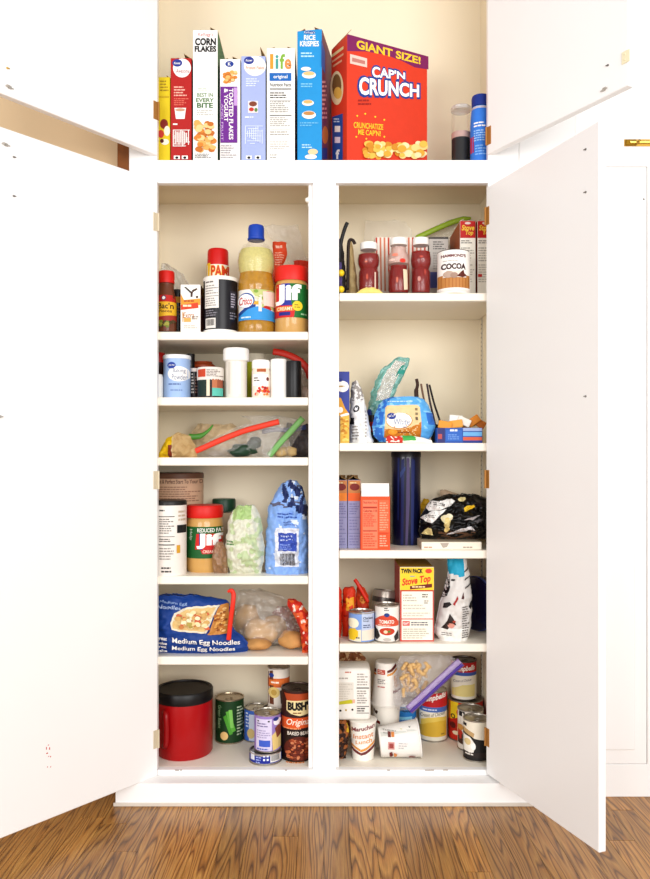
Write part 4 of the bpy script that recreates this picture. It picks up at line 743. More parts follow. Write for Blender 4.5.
vessel('cocoa_can', 'white cocoa can with wood-coloured base and marshmallow picture', 'can', 453.6, 18, z1, [
    ('can_body', [(15.6, 291.5), (16.3, 290.8), (16.3, 250.4), (15.8, 249.4)], M('#faf6f0', .4)), ('lid', [(15.6, 250), (15.6, 248.8), (15, 248.6)], M('#5a4a44', .4))],
    [('t', "HAMMOND'S", 441.4, 254.6, 465.6, 257.8, '#7a2a34', .04), ('l', 443, 260.5, 464, 262.5, 1, '#c9bfb8'), ('t', 'COCOA', 441.4, 264, 465.6, 270, '#4a2024', .05), ('r', 436.8, 275.5, 470.4, 288.4, '#c88f52')] + [('r', 438+i*3.4, 275.5, 438.7+i*3.4, 288.4, '#b87a3e') for i in range(10)]
    + [('p', [(443, 276), (447, 271), (453, 272), (459, 271), (466, 275), (466, 278), (443, 278)], '#e9dcd0'), ('e', 448, 275, 5, 3.4, '#c4ac9c'), ('e', 453.5, 276, 3.8, 2.8, '#b09484'), ('p', [(456, 277), (461, 272), (463, 270.4), (464, 274), (467, 276), (462, 278)], '#6a2a1c'), ('r', 436.8, 288.4, 470.4, 291, '#f4ede6')])
def stove(xl, xr, label, d=37):
    w_ = xr-xl
    return carton('stuffing_box', label, 'box', xl, xr, 220.6, d, z1, 66, '#f3ede2', '#b8622e',
        [('r', xl+.2, 221, xr-.2, 238, '#c8201e'), ('e', xl+w_*.5, 223.2, 3, 1.2, '#e9d8d0'), ('t', 'Stove', xl+w_*.1, 225, xl+w_*.92, 230.5, '#f2cf4a', .03, .2), ('t', 'Top', xl+w_*.35, 230.5, xl+w_*.85, 236, '#f2cf4a', .03, .2), ('l', xl+1, 240, xr-1, 244, 2, '#8a847c'), ('l', xl+1, 247, xr-1, 262, 6, '#b9b2a8'), ('l', xl+1, 264, xr-1, 283, 8, '#c9c2b8')]
        + ([('r', xl+.5, 274, xl+4.6, 277, '#c8302c')] if xl > 476 else []), [('l', 5, 60, M('#e4d4b8', .8))], group='red-topped stuffing boxes')
stove(460, 475.6, 'red-topped stuffing box right behind the cocoa can')
stove(477.4, 493, 'red-topped stuffing box against the right wall')
pouch('banana_chip_packet', 'flat pale yellow packet lying in front of the leftmost red jar', 'packet', [(287.6, 366, 375), (289, 360, 380), (291.8, 354, 384)], 12, 6, '#f2d884', z1, seed=36, crumple=.1, ny=10)

z2 = SHR['2']
carton('pasta_box', 'blue pasta box with yellow noodles printed at the bottom', 'box', 336.6, 349.4, 371.5, 16, z2, 40, '#414f9e', '#2c3670',
       [('e', 342.6, 386.5, 6.2, 5.6, WHT), ('e', 340, 380, 2.6, 1.8, '#2a3a8c'), ('l', 339, 385, 347, 388, 1, '#b89a5a'), ('p', [(336.8, 397), (341, 398), (345, 408), (349.2, 414), (349.2, 416), (336.8, 416)], '#e0a83a'), ('e', 340.4, 410, 2.6, 3, WHT), ('p', [(339.6, 416), (349.2, 415), (349.2, 443), (339.6, 443)], '#e9bf55'), ('r', 336.8, 416, 340.2, 443, '#8d8880')] + flakes(340, 416, 349.2, 442, 26, ['#f4d67c', '#d69a2e', '#f0c864', '#c98a2c'], 2.0, 21) + [('p', [(340, 415), (347, 413), (349, 413.4), (349, 415), (341, 417)], WHT)])
pouch('flour_bag', 'white crumpled paper flour bag next to the pasta box', 'bag', [(380, 352.5, 358), (388, 351, 362), (396, 350.4, 364), (410, 350, 367.5), (430, 350, 371), (443, 350, 374)], 34, 26, '#eceae6', z2, seed=37, crumple=.12, pinch=(.3, .8), exp=.45,
      colour=(lambda u, v, x, y: 1 if y < 400 and noise.noise(Vector((x*.35, y*.35, 1))) > -.05 else 2 if 424 > y > 417 and x < 354 else 0, [mat('#efedea'), mat('#a8a29e'), mat('#3a3438')]),
      items=[('e', 356.2, 408.6, 3, 3.4, '#22242c'), ('e', 356.2, 408.6, 1.7, 2, '#e9e9ec'), ('l', 352, 425, 360, 440, 5, '#a49e98'), ('l', 365, 410, 367, 438, 8, '#b9b3ac')])
TL = [film('#eef4f0', .32, .16), mat('#2f9c8e'), film('#5cb8ac', .75, .15)]
o = pouch('zip_bag', 'tall clear zip bag with teal edges leaning behind the blue pack', 'bag', [(357, 399, 409.6), (363, 389, 410), (370, 381, 406.5), (380, 375.5, 401.5), (392, 371.5, 396), (404, 369, 391), (414, 367.5, 388), (443, 368, 388)], 62, 16, TL[0], z2, seed=38, crumple=.3, nx=34, ny=40,
      colour=(lambda u, v, x, y: 1 if (364 < y < 377 and u > .72 and noise.noise(Vector((x*.3, y*.3, 0))) > -.1) else 2 if u < .25 or u > .8 or y < 362 or (y > 400 and u < .6) else 0, TL))
blob('blue_cap', 'dark blue crumple at the foot of the teal zip bag', 'packet', 369.4, 413, 56, 3.2, 4, 8, M('#24408c', .4), 3, .4, base=z2+20)
vessel('red_tin', 'narrow dark tin with red band behind the blue pack', 'tin', 373, 46, z2, [('tin_body', [(4.5, 443), (4.6, 442), (4.6, 415)], M('#2a2224', .4))], [('r', 368, 422, 378, 432, '#c22c28')])
BL = [mat('#6ab4ea'), mat('#3a7cd0'), mat('#9ad0f4')]
o = pouch('bread_pack', 'round blue plastic pack with tan label of white bread', 'pack', [(396.4, 392, 420), (399, 384, 426), (405, 379, 430.5), (415, 375, 434.5), (425, 373, 437), (434, 374, 434), (441, 380, 428)], 30, 40, '#5aa9e2', z2+1.5, seed=39, jag=.3, crumple=.05, pinch=(.55, .5), exp=.5, nx=40,
      colour=(lambda u, v, x, y: 1 if (u < .14 and noise.noise(Vector((x*.25, y*.25, 3))) > -.1) or (u > .86 and 412 < y < 424) else 2 if noise.noise(Vector((x*.18, y*.3, 8))) > .3 else 0, BL),
      items=[('p', [(387, 405.5), (417, 404.8), (419.5, 407), (420.5, 420), (420.5, 437), (384, 437), (384.6, 420), (385, 407.5)], '#ead2a4'), ('p', [(384, 428), (398, 429.5), (410, 427), (420.5, 421.5), (420.5, 437), (384, 437)], '#c9822a'), ('e', 398.5, 420.5, 13, 8.2, '#c98a3a'), ('e', 398.3, 420.2, 12.4, 7.7, '#faf7f2'), ('e', 391, 416, 4.4, 3.2, '#2f4a9c'), ('t', 'great value', 388, 414.8, 394, 417.4, WHT, .0), ('t', 'White', 393, 418.5, 408.6, 424.6, '#8a98b8', .0, .1), ('l', 402, 426, 409, 427.6, 1, '#8a98b8'), ('e', 392, 431.5, 4.6, 2.6, '#f0a63c'), ('l', 397, 431, 411, 433, 1, '#8a4a1c'),
             ('r', 414.5, 408, 417, 410.5, '#9a8a6c'), ('r', 414.5, 412.5, 417, 415, '#9a8a6c'), ('r', 414.5, 417, 417, 420, '#7a6a5c'), ('l', 388, 400.5, 415, 402.6, 1, '#cfe8f8')])
for pts_, hx, lb in (((( 429.5, 385, 60), (434, 403, 52), (440.5, 424, 44), (441, 442, 43)), '#2a2226', 'thin dark stick leaning right behind the blue pack'), (((427, 384, 64), (430, 402, 58), (435, 424, 52), (437, 441, 50)), '#4a3a44', 'second dark stick just left of the thin one'), (((421, 384, 80), (424.5, 402, 74), (430, 420, 68), (432, 441, 66)), '#8a6a58', 'brown stick leaning behind the blue pack')):
    strip('chopstick', lb, 'stick', pts_, 1.1, M(hx, .5), 1.0, group='sticks leaning on the back wall')
strip('brush', 'small dark-tipped kitchen brush sticking up behind the blue pack', 'brush', [(416.6, 397, 78), (416.2, 391, 79), (417.5, 385, 80), (416.5, 379, 81)], [2.4]*8+[1.8]*11, M('#4a3026', .6), .8)
pouch('seasoning_packet', 'flat red, green and white packet under the blue pack', 'packet', [(435.4, 388, 404), (437.5, 386, 424), (440, 386, 432), (443, 386, 433)], 13, 5.5, '#f0ece4', z2, seed=40, crumple=.06, ny=12, nx=34,
      colour=(lambda u, v, x, y: 1 if x < 403 and noise.noise(Vector((x*.35, y*.5, 3))) > -.25 else 2 if 402 < x < 416 and y < 440.5 else 0, [mat('#f3efe6'), mat('#cc3a28'), mat('#4cae5a')]))
blob('dark_shadow_item', 'black item standing in for the dark shadow between the blue pack and snack box', 'pouch', 436, 433, 36, 6, 8, 9, M('#1c1719', .6), 4, .3, base=z2)  # black blob puts in the dark shadow around a half-seen black item
o = thing('snack_tray', 'low blue and orange printed snack tray at right', 'box', *[(459.6-HX)*(F+14)/F, 30, z2])
hw = 22.6*(F+14)/F; ht = 15.6
mesh('tray', *join(box(-hw, -16, 0, hw, -15, ht), box(-hw, 15, 0, hw, 16, ht), box(-hw, -15, 0, -hw+1, 15, ht), box(hw-1, -15, 0, hw, 15, ht), box(-hw+1, -15, 0, hw-1, 15, 1)), '#2d62b0', o)
prints(o, plane_map(o, (0, -16, 0), (0, -1, 0)), [('r', 437.4, 428, 445, 443, '#3a3a78'), ('r', 438, 434, 442, 439, '#b85a5a'), ('r', 446, 430, 462, 441, '#3a72c4'), ('l', 450, 428.6, 461, 432.6, 1, '#e9eef8'), ('l', 448, 434, 460, 440, 3, '#7ca4dc'), ('r', 463, 428, 482, 431, '#a9b8dc'), ('r', 463, 432, 482, 436, '#7cb8e4'), ('r', 463, 437, 482, 440.4, '#d86a48'), ('r', 463, 441, 482, 442.6, '#2a3f90')], name='printed_front')
for i, (px, py, a, hx) in enumerate(((445, 425, 10, '#eda43c'), (456, 424, -8, '#f0b050'), (464, 421.5, 24, '#f4efe6'), (456, 419, 5, '#f7f3ec'), (473.6, 421, -35, '#e2932e'), (479, 423, 30, '#c9782a'), (468, 424, -15, '#e8b468'))):
    p_ = W(px, py, 20+3*i)
    e = tag(mesh('snack_packet', *xf(box(-7, -1.3, -4, 7, 1.3, 4, .9, 2), Matrix.Rotation(R(a), 4, 'Y')), hx), ('orange snack packet at the left end of the tray', 'light orange snack packet in the middle of the tray', 'white snack packet tilted up in the tray', 'white snack packet on top of the tray', 'orange snack packet standing on its corner', 'brown-orange snack packet at right end of tray', 'pale orange snack packet low in the tray')[i], 'packet', 'packets in the snack tray')
    e.location = (p_.x*S, p_.y*S, (p_.z-FLZ)*S)

z3 = SHR['3']
for xl, xr, lb in ((334, 347.2, 'lavender and orange carton, left of the matching pair'), (347.8, 360.6, 'lavender and orange carton, right of the matching pair')):
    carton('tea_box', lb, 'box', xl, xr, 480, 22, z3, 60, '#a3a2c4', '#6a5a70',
           [('r', xl+.2, 480.4, xr-.2, 493, '#c98a52'), ('e', (xl+xr)/2+.5, 487, 5, 3.6, '#8a2a20'), ('l', xl+2, 482, xr-1, 484, 1, '#f0d8a8'), ('r', xl+.2, 493, xr-.2, 501, '#ea8f2e' if xl < 340 else '#e8702a'), ('l', xl+1.5, 503, xr-1, 515, 5, '#8682ac'), ('r', xl+.8, 517, xr-.8, 517.5, '#7a76a0'), ('l', xl+1.5, 519, xr-1, 531, 4, '#8d89b2'), ('r', xl+.8, 533, xr-.8, 533.5, '#7a76a0'), ('l', xl+1.5, 535, xr-1, 546, 4, '#8d89b2')], [('l', 7, 55), ('b', 5, 45), ('r', 7, 65)], group='lavender tea cartons')
carton('tea_box', 'bright orange carton with its white inner flap standing up', 'box', 360.6, 390, 496.4, 7, z3, 30, '#ee5f2c', '#c9441c',
       [('r', 362.6, 500, 377.6, 548.4, '#f58a68'), ('r', 379, 500, 389, 532, '#f2744a'), ('t', 'Nutrition Facts', 363.4, 501, 377, 503.6, '#a83418', .01), ('r', 363, 506.6, 377, 508.4, '#b84024'), ('t', 'Calories 110', 363.4, 509.6, 377, 512, '#a83418', .02), ('l', 363.4, 513, 377, 527, 7, '#c9502e'), ('r', 363, 530.4, 377, 531.4, '#a83418'), ('l', 363.4, 533, 377, 547, 6, '#d2603c'), ('l', 379.6, 502, 388.6, 531, 12, '#f7a888'), ('r', 379, 533, 389, 533.5, '#b84024'), ('l', 379.6, 535, 388.6, 547, 5, '#f7b498')],
       [('f', 13.2, 8, M('#f5f1ec', .6)), ('l', 9, 25), ('r', 9, 25)])
NV = M('#161a3c', .3, coat=.4)
vessel('thermos', 'tall dark navy cylinder with purple streaks reaching the shelf above', 'canister', 406, 62, z3, [
    ('body', [(14.3, 547), (14.6, 546), (14.6, 456)], NV), ('cap', [(15, 457), (15, 453), (14.6, 451.6)], M('#14131f', .35))],
    [('p', [(401, 460), (404, 458), (403, 545), (400.4, 545)], '#232f68'), ('p', [(406.4, 458), (409, 458), (409.4, 500), (407, 545), (405, 545)], '#574a74'), ('p', [(411, 458), (414.6, 460), (413, 545), (410.4, 545)], '#27346e'), ('p', [(397.6, 458), (399.4, 458), (398.6, 520), (397.4, 520)], '#23306a'), ('p', [(400, 472), (405, 466), (405, 470), (400, 478)], '#31447c')])
BK = [mat(M('#131113', .3)), mat('#efece8'), mat('#e8d79c'), mat('#7a5a44')]
carton('tray_box', 'flat white box lying under the black snack bag', 'box', 421.6, 481.6, 542, 12, z3, 78, '#efe8d8', '#cdbfa8', [('p', [(440, 543), (449, 543), (447, 547), (443, 548)], '#b9aca0'), ('l', 424, 546, 436, 549, 1, '#c9a08c'), ('l', 463, 546, 476, 549, 1, '#b9a99c')])
zt3 = (HY-542)*(F+12)/F+.3
pouch('popcorn_bag', 'glossy black snack bag with white and cream shapes', 'bag', [(495, 450, 482), (499, 436, 490), (506, 428, 493), (520, 421.6, 494), (532, 421.4, 494), (541.5, 424, 492)], 42, 50, BK[0], zt3, seed=41, crumple=.13, nx=44, ny=34,
      colour=(lambda u, v, x, y: 3 if y > 532 and 438 < x < 475 and noise.noise(Vector((x*.1, y*.4, 5))) > .0 else 0, BK),
      items=[('p', [(427, 507), (432, 502), (452, 499.5), (455, 501), (451, 506), (443, 509), (429, 512)], '#efece8'), ('p', [(421.8, 519), (432, 511.5), (446, 509.5), (438, 517), (432, 524), (426, 522.6)], '#f0eeea'), ('l', 434, 502.5, 447, 506, 2, '#5a5654'), ('l', 426, 515, 436, 519, 2, '#7a7674'), ('e', 444, 519, 3.8, 4, '#ece2bc'), ('e', 448, 517.4, 3.6, 3.4, '#f0e8cc'), ('e', 446, 523, 3.4, 5.4, '#e6d49a'), ('e', 446, 530, 2.4, 3, '#dcc484'),
             ('p', [(423, 536), (428, 528.6), (432, 530), (434, 537)], '#e9d9a0'), ('p', [(463, 507.4), (473, 504.6), (474, 507), (466, 511.6), (463.6, 511.6)], '#e8c63c'), ('e', 462, 499.4, 4, 2.2, '#e0d2a0'), ('p', [(446, 536), (458, 529), (470, 526.5), (474, 531), (468, 530), (456, 534)], '#e4e0e2'), ('p', [(462, 520), (472, 516.5), (480, 515.5), (471, 520)], '#c9c4c6'), ('p', [(472, 521), (483, 518.6), (483, 520), (476, 524)], '#6a6668'), ('p', [(474, 503), (481, 501), (482, 506), (476, 507)], '#3a3034')])
pouch('cookie_bag', 'tan packet peeking out behind the black snack bag', 'bag', [(490, 441, 446), (494, 440, 462), (500, 442, 470), (542, 444, 470)], 100, 14, '#c9b096', z3, seed=42, crumple=.2)
pouch('chip_bag', 'yellow packet corner showing beside the navy cylinder', 'bag', [(499, 424, 429), (504, 421, 431), (512, 419, 433), (542, 420, 434)], 98, 12, '#e6b92e', z3, seed=43, crumple=.2)

z4 = SHR['4']
RP = [mat('#dc4420'), mat('#f0b03a'), mat('#a82416')]
for i, (rows, lb, dd) in enumerate((([(588, 331, 340), (592, 330, 342), (630, 330, 342), (641, 331, 341)], 'orange-red packet standing at the far left of its shelf', 34), ([(588, 344, 354), (592, 342.6, 356), (620, 342, 356), (641, 343, 355)], 'orange-red packet behind the blue soup can', 38))):
    pouch('ramen_packet', lb, 'packet', rows, dd, 20, RP[0], z4, seed=44+i, crumple=.1, colour=(lambda u, v, x, y: 1 if 346 < x < 354 and 598 < y < 612 and noise.noise(Vector((x*.3, y*.3, 1))) > -.2 else 2 if noise.noise(Vector((x*.2, y*.2, 6))) > .35 else 0, RP), group='orange-red packets')
o = pouch('ramen_packet', 'small orange packet held by a red clip behind the cans', 'packet', [(585, 357.5, 361), (592, 356.6, 366), (600, 356, 369), (612, 356, 369), (641, 356, 368)], 62, 14, '#e2532a', z4, seed=47, crumple=.12, items=[('e', 363, 602, 3.2, 5, '#f0a24a'), ('l', 361, 600, 366, 605, 2, '#a82c18')], group='orange-red packets')
zipper(o, [(354.6, 579.6, 55), (356.6, 582, 54), (360, 588, 53), (364, 595, 53), (368, 602, 53)], 2.0, M('#e23a20', .4), 54, .5, 'clip')
can('food_can', 'blue and yellow can at the left of the can shelf', 'can', 348.4, 374.8, 610.4, 19, z4, [(600, 644, '#8aa8dc')],
    [('p', [(361.6, 612), (374, 612), (374, 640), (361.6, 640)], '#c4cfe4'), ('p', [(361.6, 630), (374.6, 629), (374.6, 640), (361.6, 640)], '#e9dfd0'), ('p', [(349, 631), (361, 629), (361, 641), (349, 641)], '#e9e2c8'), ('e', 353, 623, 5.6, 5, '#f2ecd4'), ('p', [(348.6, 633), (350, 629), (355, 628), (358, 631), (358, 636), (354, 640), (349.6, 640)], '#e8c62c'), ('t', 'Chicken', 363, 616.4, 373, 619, '#2a3050', .015), ('t', 'Soup', 363, 619.6, 369, 621.6, '#2a3050', .015), ('l', 363, 624, 373.6, 628, 2, '#5a6488'), ('l', 356, 636, 359.6, 639, 1, '#4a4a4a')], group='cans on the middle right shelf')
vessel('tilted_tin', 'shiny grey tin tipped over behind the tomato soup', 'can', 383, 78, z4, [('tin_body', [(13.6, 630), (14, 629), (14, 592), (13.4, 590.4), (12.6, 590.4), (12.4, 591.4)], M('#b8aea4', .3, metal=.6)), ('band', [(14.2, 602), (14.2, 597)], M('#6a6460', .3, metal=.6))], tilt=(R(-6), R(7), 0))
can('food_can', 'tomato soup can with orange bowl picture', 'can', 374.6, 399.4, 603.6, 19, z4, [(595, 644, '#eee9e2')],
    [('e', 386.6, 624, 12, 9.5, '#d8583a'), ('r', 374.8, 621, 399, 626, '#dc6242'), ('p', [(376, 626), (398.6, 626), (396, 633), (378, 633)], '#f4efe8'), ('e', 387, 631.4, 9.4, 5.2, '#f6f2ec'), ('e', 387, 631, 7.6, 3.8, '#cc4a2c'), ('e', 385.4, 631.4, 2, 1.6, '#f0d8b8'), ('e', 389, 631, 1.4, 1.2, '#6a8a3a'), ('e', 386.6, 614.6, 2.8, 2, '#2a4a8c'), ('t', 'TOMATO', 379, 619.6, 394, 623.4, '#fbeee2', .03), ('l', 378, 624, 396, 626, 1, '#f4c8b4'), ('l', 384, 607, 389, 611, 2, '#5a5654'), ('p', [(375, 627), (378, 630), (380, 636), (377, 640), (375, 638)], '#2a2426'), ('p', [(394, 636), (398.6, 630), (399, 639), (395, 641)], '#3a3234'), ('e', 387, 639, 4, 1.6, '#c9c2ba')], group='cans on the middle right shelf')
carton('stuffing_box', 'yellow topped twin pack stuffing box with red border', 'box', 399.8, 434, 567, 15, z4, 62, '#f0e9da', '#a83a30',
       [('r', 400, 567.4, 433.8, 590, '#f2d23c'), ('t', 'TWIN PACK', 401, 568.6, 423, 573.4, '#1a1010', .06), ('e', 428.6, 571, 3.4, 2.4, '#e8502c'), ('l', 410, 575.4, 418, 577.4, 1, '#8fa8b8'), ('q', 'Stove Top', [(402, 578.6), (430.6, 574.4), (430.6, 583.6), (402, 588)], '#dc3c26', .035, .15), ('p', [(410, 586), (432, 583.6), (432, 587.4), (410, 589.4)], '#7a2a1c'), ('l', 412, 585.6, 430, 588.4, 1, '#f2d9a8'),
        ('r', 400, 590, 433.8, 642, '#c8443c'), ('r', 401.6, 591.4, 432.6, 618.4, '#f3eee0'), ('r', 401.6, 619.4, 432.6, 640, '#f3eee0'), ('l', 403, 594, 417, 602, 3, '#c4bcae'), ('l', 403, 604, 431, 610, 2, '#d2cabc'), ('l', 403, 612, 431, 617, 2, '#d2cabc'), ('l', 422, 593.6, 430, 598, 2, '#5a5450'), ('l', 424, 600, 429, 604, 2, '#7a7470'), ('r', 402.6, 621, 409.6, 625.6, '#d23a34'), ('t', 'KRAFT', 403.4, 622, 408.8, 624.6, WHT, .02), ('l', 411, 621.4, 431, 626, 2, '#6a6a78'), ('l', 403, 628, 431, 639, 5, '#c4bcae')], [('b', 3, 30)], top='#a8862c', group='stuffing boxes')
CW = [mat('#dedad6'), mat('#2fa9c8'), mat('#262224'), mat('#a83a34'), mat('#f0eee9')]
pouch('treat_bag', 'white bag with black patches and a turquoise top', 'bag', [(559, 449, 467.6), (566, 449, 469.5), (578, 448.6, 471.5), (592, 445, 473), (606, 441, 473.4), (622, 437.6, 472.6), (636, 435.6, 471), (643, 440, 469)], 28, 34, CW[0], z4, seed=48, crumple=.07, pinch=(.25, .8), exp=.45, nx=34, ny=44,
      colour=(lambda u, v, x, y: 1 if y < 577-(x-449)*.0+ (1 if x < 452 else 0) and x < 464.6 and y < 573+(x-449)*.35 else 4 if y > 630 else 0, CW),
      items=[('p', [(446, 580), (450, 576), (450, 588), (447, 596), (442, 600), (439, 606), (440, 597), (444, 590)], '#262224'), ('p', [(444, 604), (449, 602), (451, 604), (447, 608), (443, 609)], '#332c2c'), ('p', [(452, 604), (456, 596), (457, 599), (454.6, 604), (454, 605.4)], '#b03a38'), ('p', [(459.6, 598), (463, 592), (462.4, 599)], '#5a2424'), ('p', [(441, 629), (446, 622), (449, 614), (453, 620), (455, 626), (450, 624), (447, 630)], '#3a2a26'), ('e', 450, 626, 3.4, 2.4, '#d89a8a'), ('e', 453, 622, 1.6, 1.4, '#b8503c'), ('p', [(470, 604), (472.6, 601), (473, 608), (469.6, 610), (468, 607)], '#2a2426'),
             ('l', 461, 606, 469, 640, 14, '#7a7470'), ('l', 441, 633, 451, 637, 2, '#9a9490'), ('p', [(464, 572), (470, 568), (470.4, 569), (464, 573.6)], '#3a3634'), ('p', [(464.6, 580), (471, 576), (471.2, 577), (464.8, 581.6)], '#4a4644'), ('p', [(464.6, 588), (472, 584), (472.2, 585), (464.8, 589.6)], '#4a4644'), ('e', 453, 580, 2, 1, '#3a3634')])
o = thing('round_tin', 'dark blue round tin standing on edge beside the patched bag', 'tin', (479.5-HX)*(F+68)/F, 68, z4, 0)
m_ = Matrix.Translation((0, 0, 29.2)) @ Matrix.Rotation(R(32), 4, 'Z') @ Matrix.Rotation(R(90), 4, 'Y')
mesh('tin_body', *xf(lathe([(0, -7), (28, -7), (29, -6.4), (29, 4), (0, 4)], 40), m_), M('#1e2450', .25, coat=.5), o, smooth=False)
mesh('rim', *xf(lathe([(29.1, -6.4), (29.6, -6), (29.6, -3.4), (29.1, -3)], 40), m_), M('#5a68b0', .3, metal=.4), o, smooth=True)

# bottom of the right column: instant noodle cups, cans, zip bag
zG = -315
GN = 'instant noodle cups'
def cup_profile(r0, r1, h):     # foam cup: narrow base, wider rolled rim
    return [(0, 0), (r0*.94, 0), (r0, .6), (r1*.97, h-1.6), (r1+.5, h-1.5), (r1+.6, h-.3), (r1, h), (0, h)]
def cup_rad(r0, r1, h): return lambda z: r0+(r1*.97-r0)*max(0, min(1, z/h))
# front standing cup
d_ = 32; k_ = (F+d_)/F; h_ = (HY-718.4)*k_-zG
o = thing('noodle_cup', 'upright instant lunch noodle cup with red lettering', 'noodle cup', (363-HX)*k_, d_, zG, 0, GN)
mesh('cup', *lathe(cup_profile(10.6*k_, 13.4*k_, h_), 30), '#f6f1e8', o, smooth=True).data.set_sharp_from_angle(angle=R(40))
mesh('shrink_wrap', *lathe([(11.2*k_, .4), (14.6*k_, h_+.2), (0, h_+.5)], 26), WRAP, o, smooth=True)
prints(o, round_map((363-HX)*k_, d_, zG, cup_rad(10.6*k_, 13.4*k_, h_), 12*k_), [('q', 'Maruchan', [(351.6, 728), (375, 722.6), (375, 727.6), (351.6, 732)], '#8a1f2c', .035), ('q', 'Instant', [(353.4, 734.6), (373.6, 731), (373.6, 736.4), (353.4, 739)], '#e08a3a', .015), ('q', 'Lunch', [(355.6, 740.4), (372, 737), (372, 742), (355.6, 744)], '#e0963f', .015),
       ('p', [(351, 744), (356, 746.6), (361, 749), (366, 747), (375, 741), (375, 743.6), (366, 749.6), (361, 751.4), (356, 749), (351, 746.4)], '#e6a24a'), ('p', [(351, 747.4), (356, 750), (361, 752.4), (366, 750.4), (375, 744.6), (375, 748), (366, 753.6), (361, 755), (356, 753), (351, 750.4)], '#7a1f24')], 2.0)
# cup lying on its side
d_ = 32; k_ = (F+d_)/F; r0, r1, h_ = 15.0, 19.4, 42.0
o = thing('noodle_cup', 'instant noodle cup lying on its side in shrink wrap', 'noodle cup', (399-HX)*k_, d_, zG, 0, GN)
m_ = Matrix.Translation((-h_/2, 0, r1+.8)) @ Matrix.Rotation(R(90+4), 4, 'Y')
m_ = Matrix.Translation((-h_/2+.5, 0, r0+1.4)) @ Matrix.Rotation(R(90-6.4), 4, 'Y') @ Matrix.Rotation(R(90), 4, 'Z')
mesh('cup', *xf(lathe(cup_profile(r0, r1, h_), 30), m_), '#f3efe9', o, smooth=True).data.set_sharp_from_angle(angle=R(40))
mesh('shrink_wrap', *xf(lathe([(0, -.8), (r0+.4, -.8), (r1+1.4, h_+.6), (0, h_+.8)], 26), m_), WRAP, o, smooth=True)
cz = Vector((0, 0, 0))
def lying_map(px, py, off):
    x = (px-399)*k_*.98; z = (HY-py)*(F+d_-13)/F-zG
    t = max(0, min(1, (x+h_/2)/h_)); r = r0+(r1-r0)*t+off; zc = r0+1.4+(r1-r0)*t*.93
    s = max(-.97, min(.97, (z-zc)/r)); return (x, -math.sqrt(1-s*s)*r, zc+s*r)
prints(o, lying_map, [('p', [(378, 728), (417, 720), (417, 730), (380, 737)], '#dcdcd4'), ('e', 400.6, 727.4, 2.2, 3.2, '#c9c832'), ('l', 405, 722, 416, 726, 2, '#8d8a88'), ('l', 382, 731, 396, 735, 2, '#b9b6b0'), ('e', 408.6, 727, 1, 1.6, '#7a7a72'), ('r', 386.6, 732.5, 389.6, 737, '#7a2a24'), ('r', 390, 732.5, 393, 736.6, '#e0944a'), ('r', 386.6, 741, 393, 748.4, '#d9a29a'), ('r', 387.8, 742.4, 392, 747, '#a84a44'), ('l', 397, 741, 406, 748, 3, '#c9c4c4'), ('p', [(388, 752), (390.6, 751), (392, 755), (391, 757.4), (388.6, 757.4)], '#7a2a24'), ('p', [(392.6, 752), (396, 754), (395, 757.4), (393, 757.4)], '#e0944a'), ('e', 411, 757, 3.6, 1.4, '#8a4a44')], (2.0, 2.0))
# stack behind: upright cup with an upside-down cup on it
d_ = 66; k_ = (F+d_)/F; zt_ = (HY-703)*k_
o = thing('noodle_cup', 'white noodle cup holding up the upside-down one', 'noodle cup', (386-HX)*k_, d_, zG, 0, GN)
mesh('cup', *lathe(cup_profile(12*k_, 14.4*k_, zt_-zG), 28), '#efe9df', o, smooth=True).data.set_sharp_from_angle(angle=R(40))
prints(o, round_map((386-HX)*k_, d_, zG, cup_rad(12*k_, 14.4*k_, zt_-zG), 13*k_), [('p', [(374, 709), (378, 711), (377, 714), (374, 713)], '#4a3428'), ('p', [(374, 718), (380, 721), (380, 724), (374, 722)], '#7a2a24')], 2.0)
h_ = (HY-661)*k_-zt_-.3
o = thing('noodle_cup', 'upside-down noodle cup on top of another cup', 'noodle cup', (386.4-HX)*k_, d_, zt_+.3, 0, GN)
pr = [(r, h_-z) for r, z in cup_profile(11*k_, 15.8*k_, h_)][::-1]
mesh('cup', *lathe(pr, 30), '#f4efe8', o, smooth=True).data.set_sharp_from_angle(angle=R(40))
mesh('shrink_wrap', *lathe([(0, -.1), (16.8*k_, .2), (11.8*k_, h_+.6), (0, h_+1)], 26), WRAP, o, smooth=True)
prints(o, round_map((386.4-HX)*k_, d_, zt_, lambda z: 15.8*k_-(4.8*k_)*max(0, min(1, z/h_)), 13*k_), [('p', [(374, 670.4), (376.6, 670), (376.6, 673.4), (373.6, 673.6)], '#6a2420'), ('p', [(373.4, 674.4), (376.6, 674), (376.6, 676), (373.4, 676.4)], '#e0944a'), ('r', 377.6, 670, 385, 674.6, '#c9543e'), ('l', 378, 670.6, 384.8, 674, 2, '#f0d0c0'), ('p', [(387, 670.6), (391, 669), (396, 664), (397, 667), (392, 671.6), (387, 673)], '#6a2420'), ('p', [(387, 674), (392, 672.6), (397, 668.4), (397.6, 670.6), (392, 675), (387, 676)], '#e0a24a'), ('l', 377.6, 679, 387, 684, 3, '#8d8884'), ('l', 377.6, 685.4, 386, 688, 1, '#c98a84'), ('v', 'Lunch', 394, 676, 399, 687, '#e0a05a', .01), ('q', 'Maru', [(393, 690), (401, 687.6), (401, 691), (393, 693)], '#8a1f2c', .03)], 2.0)
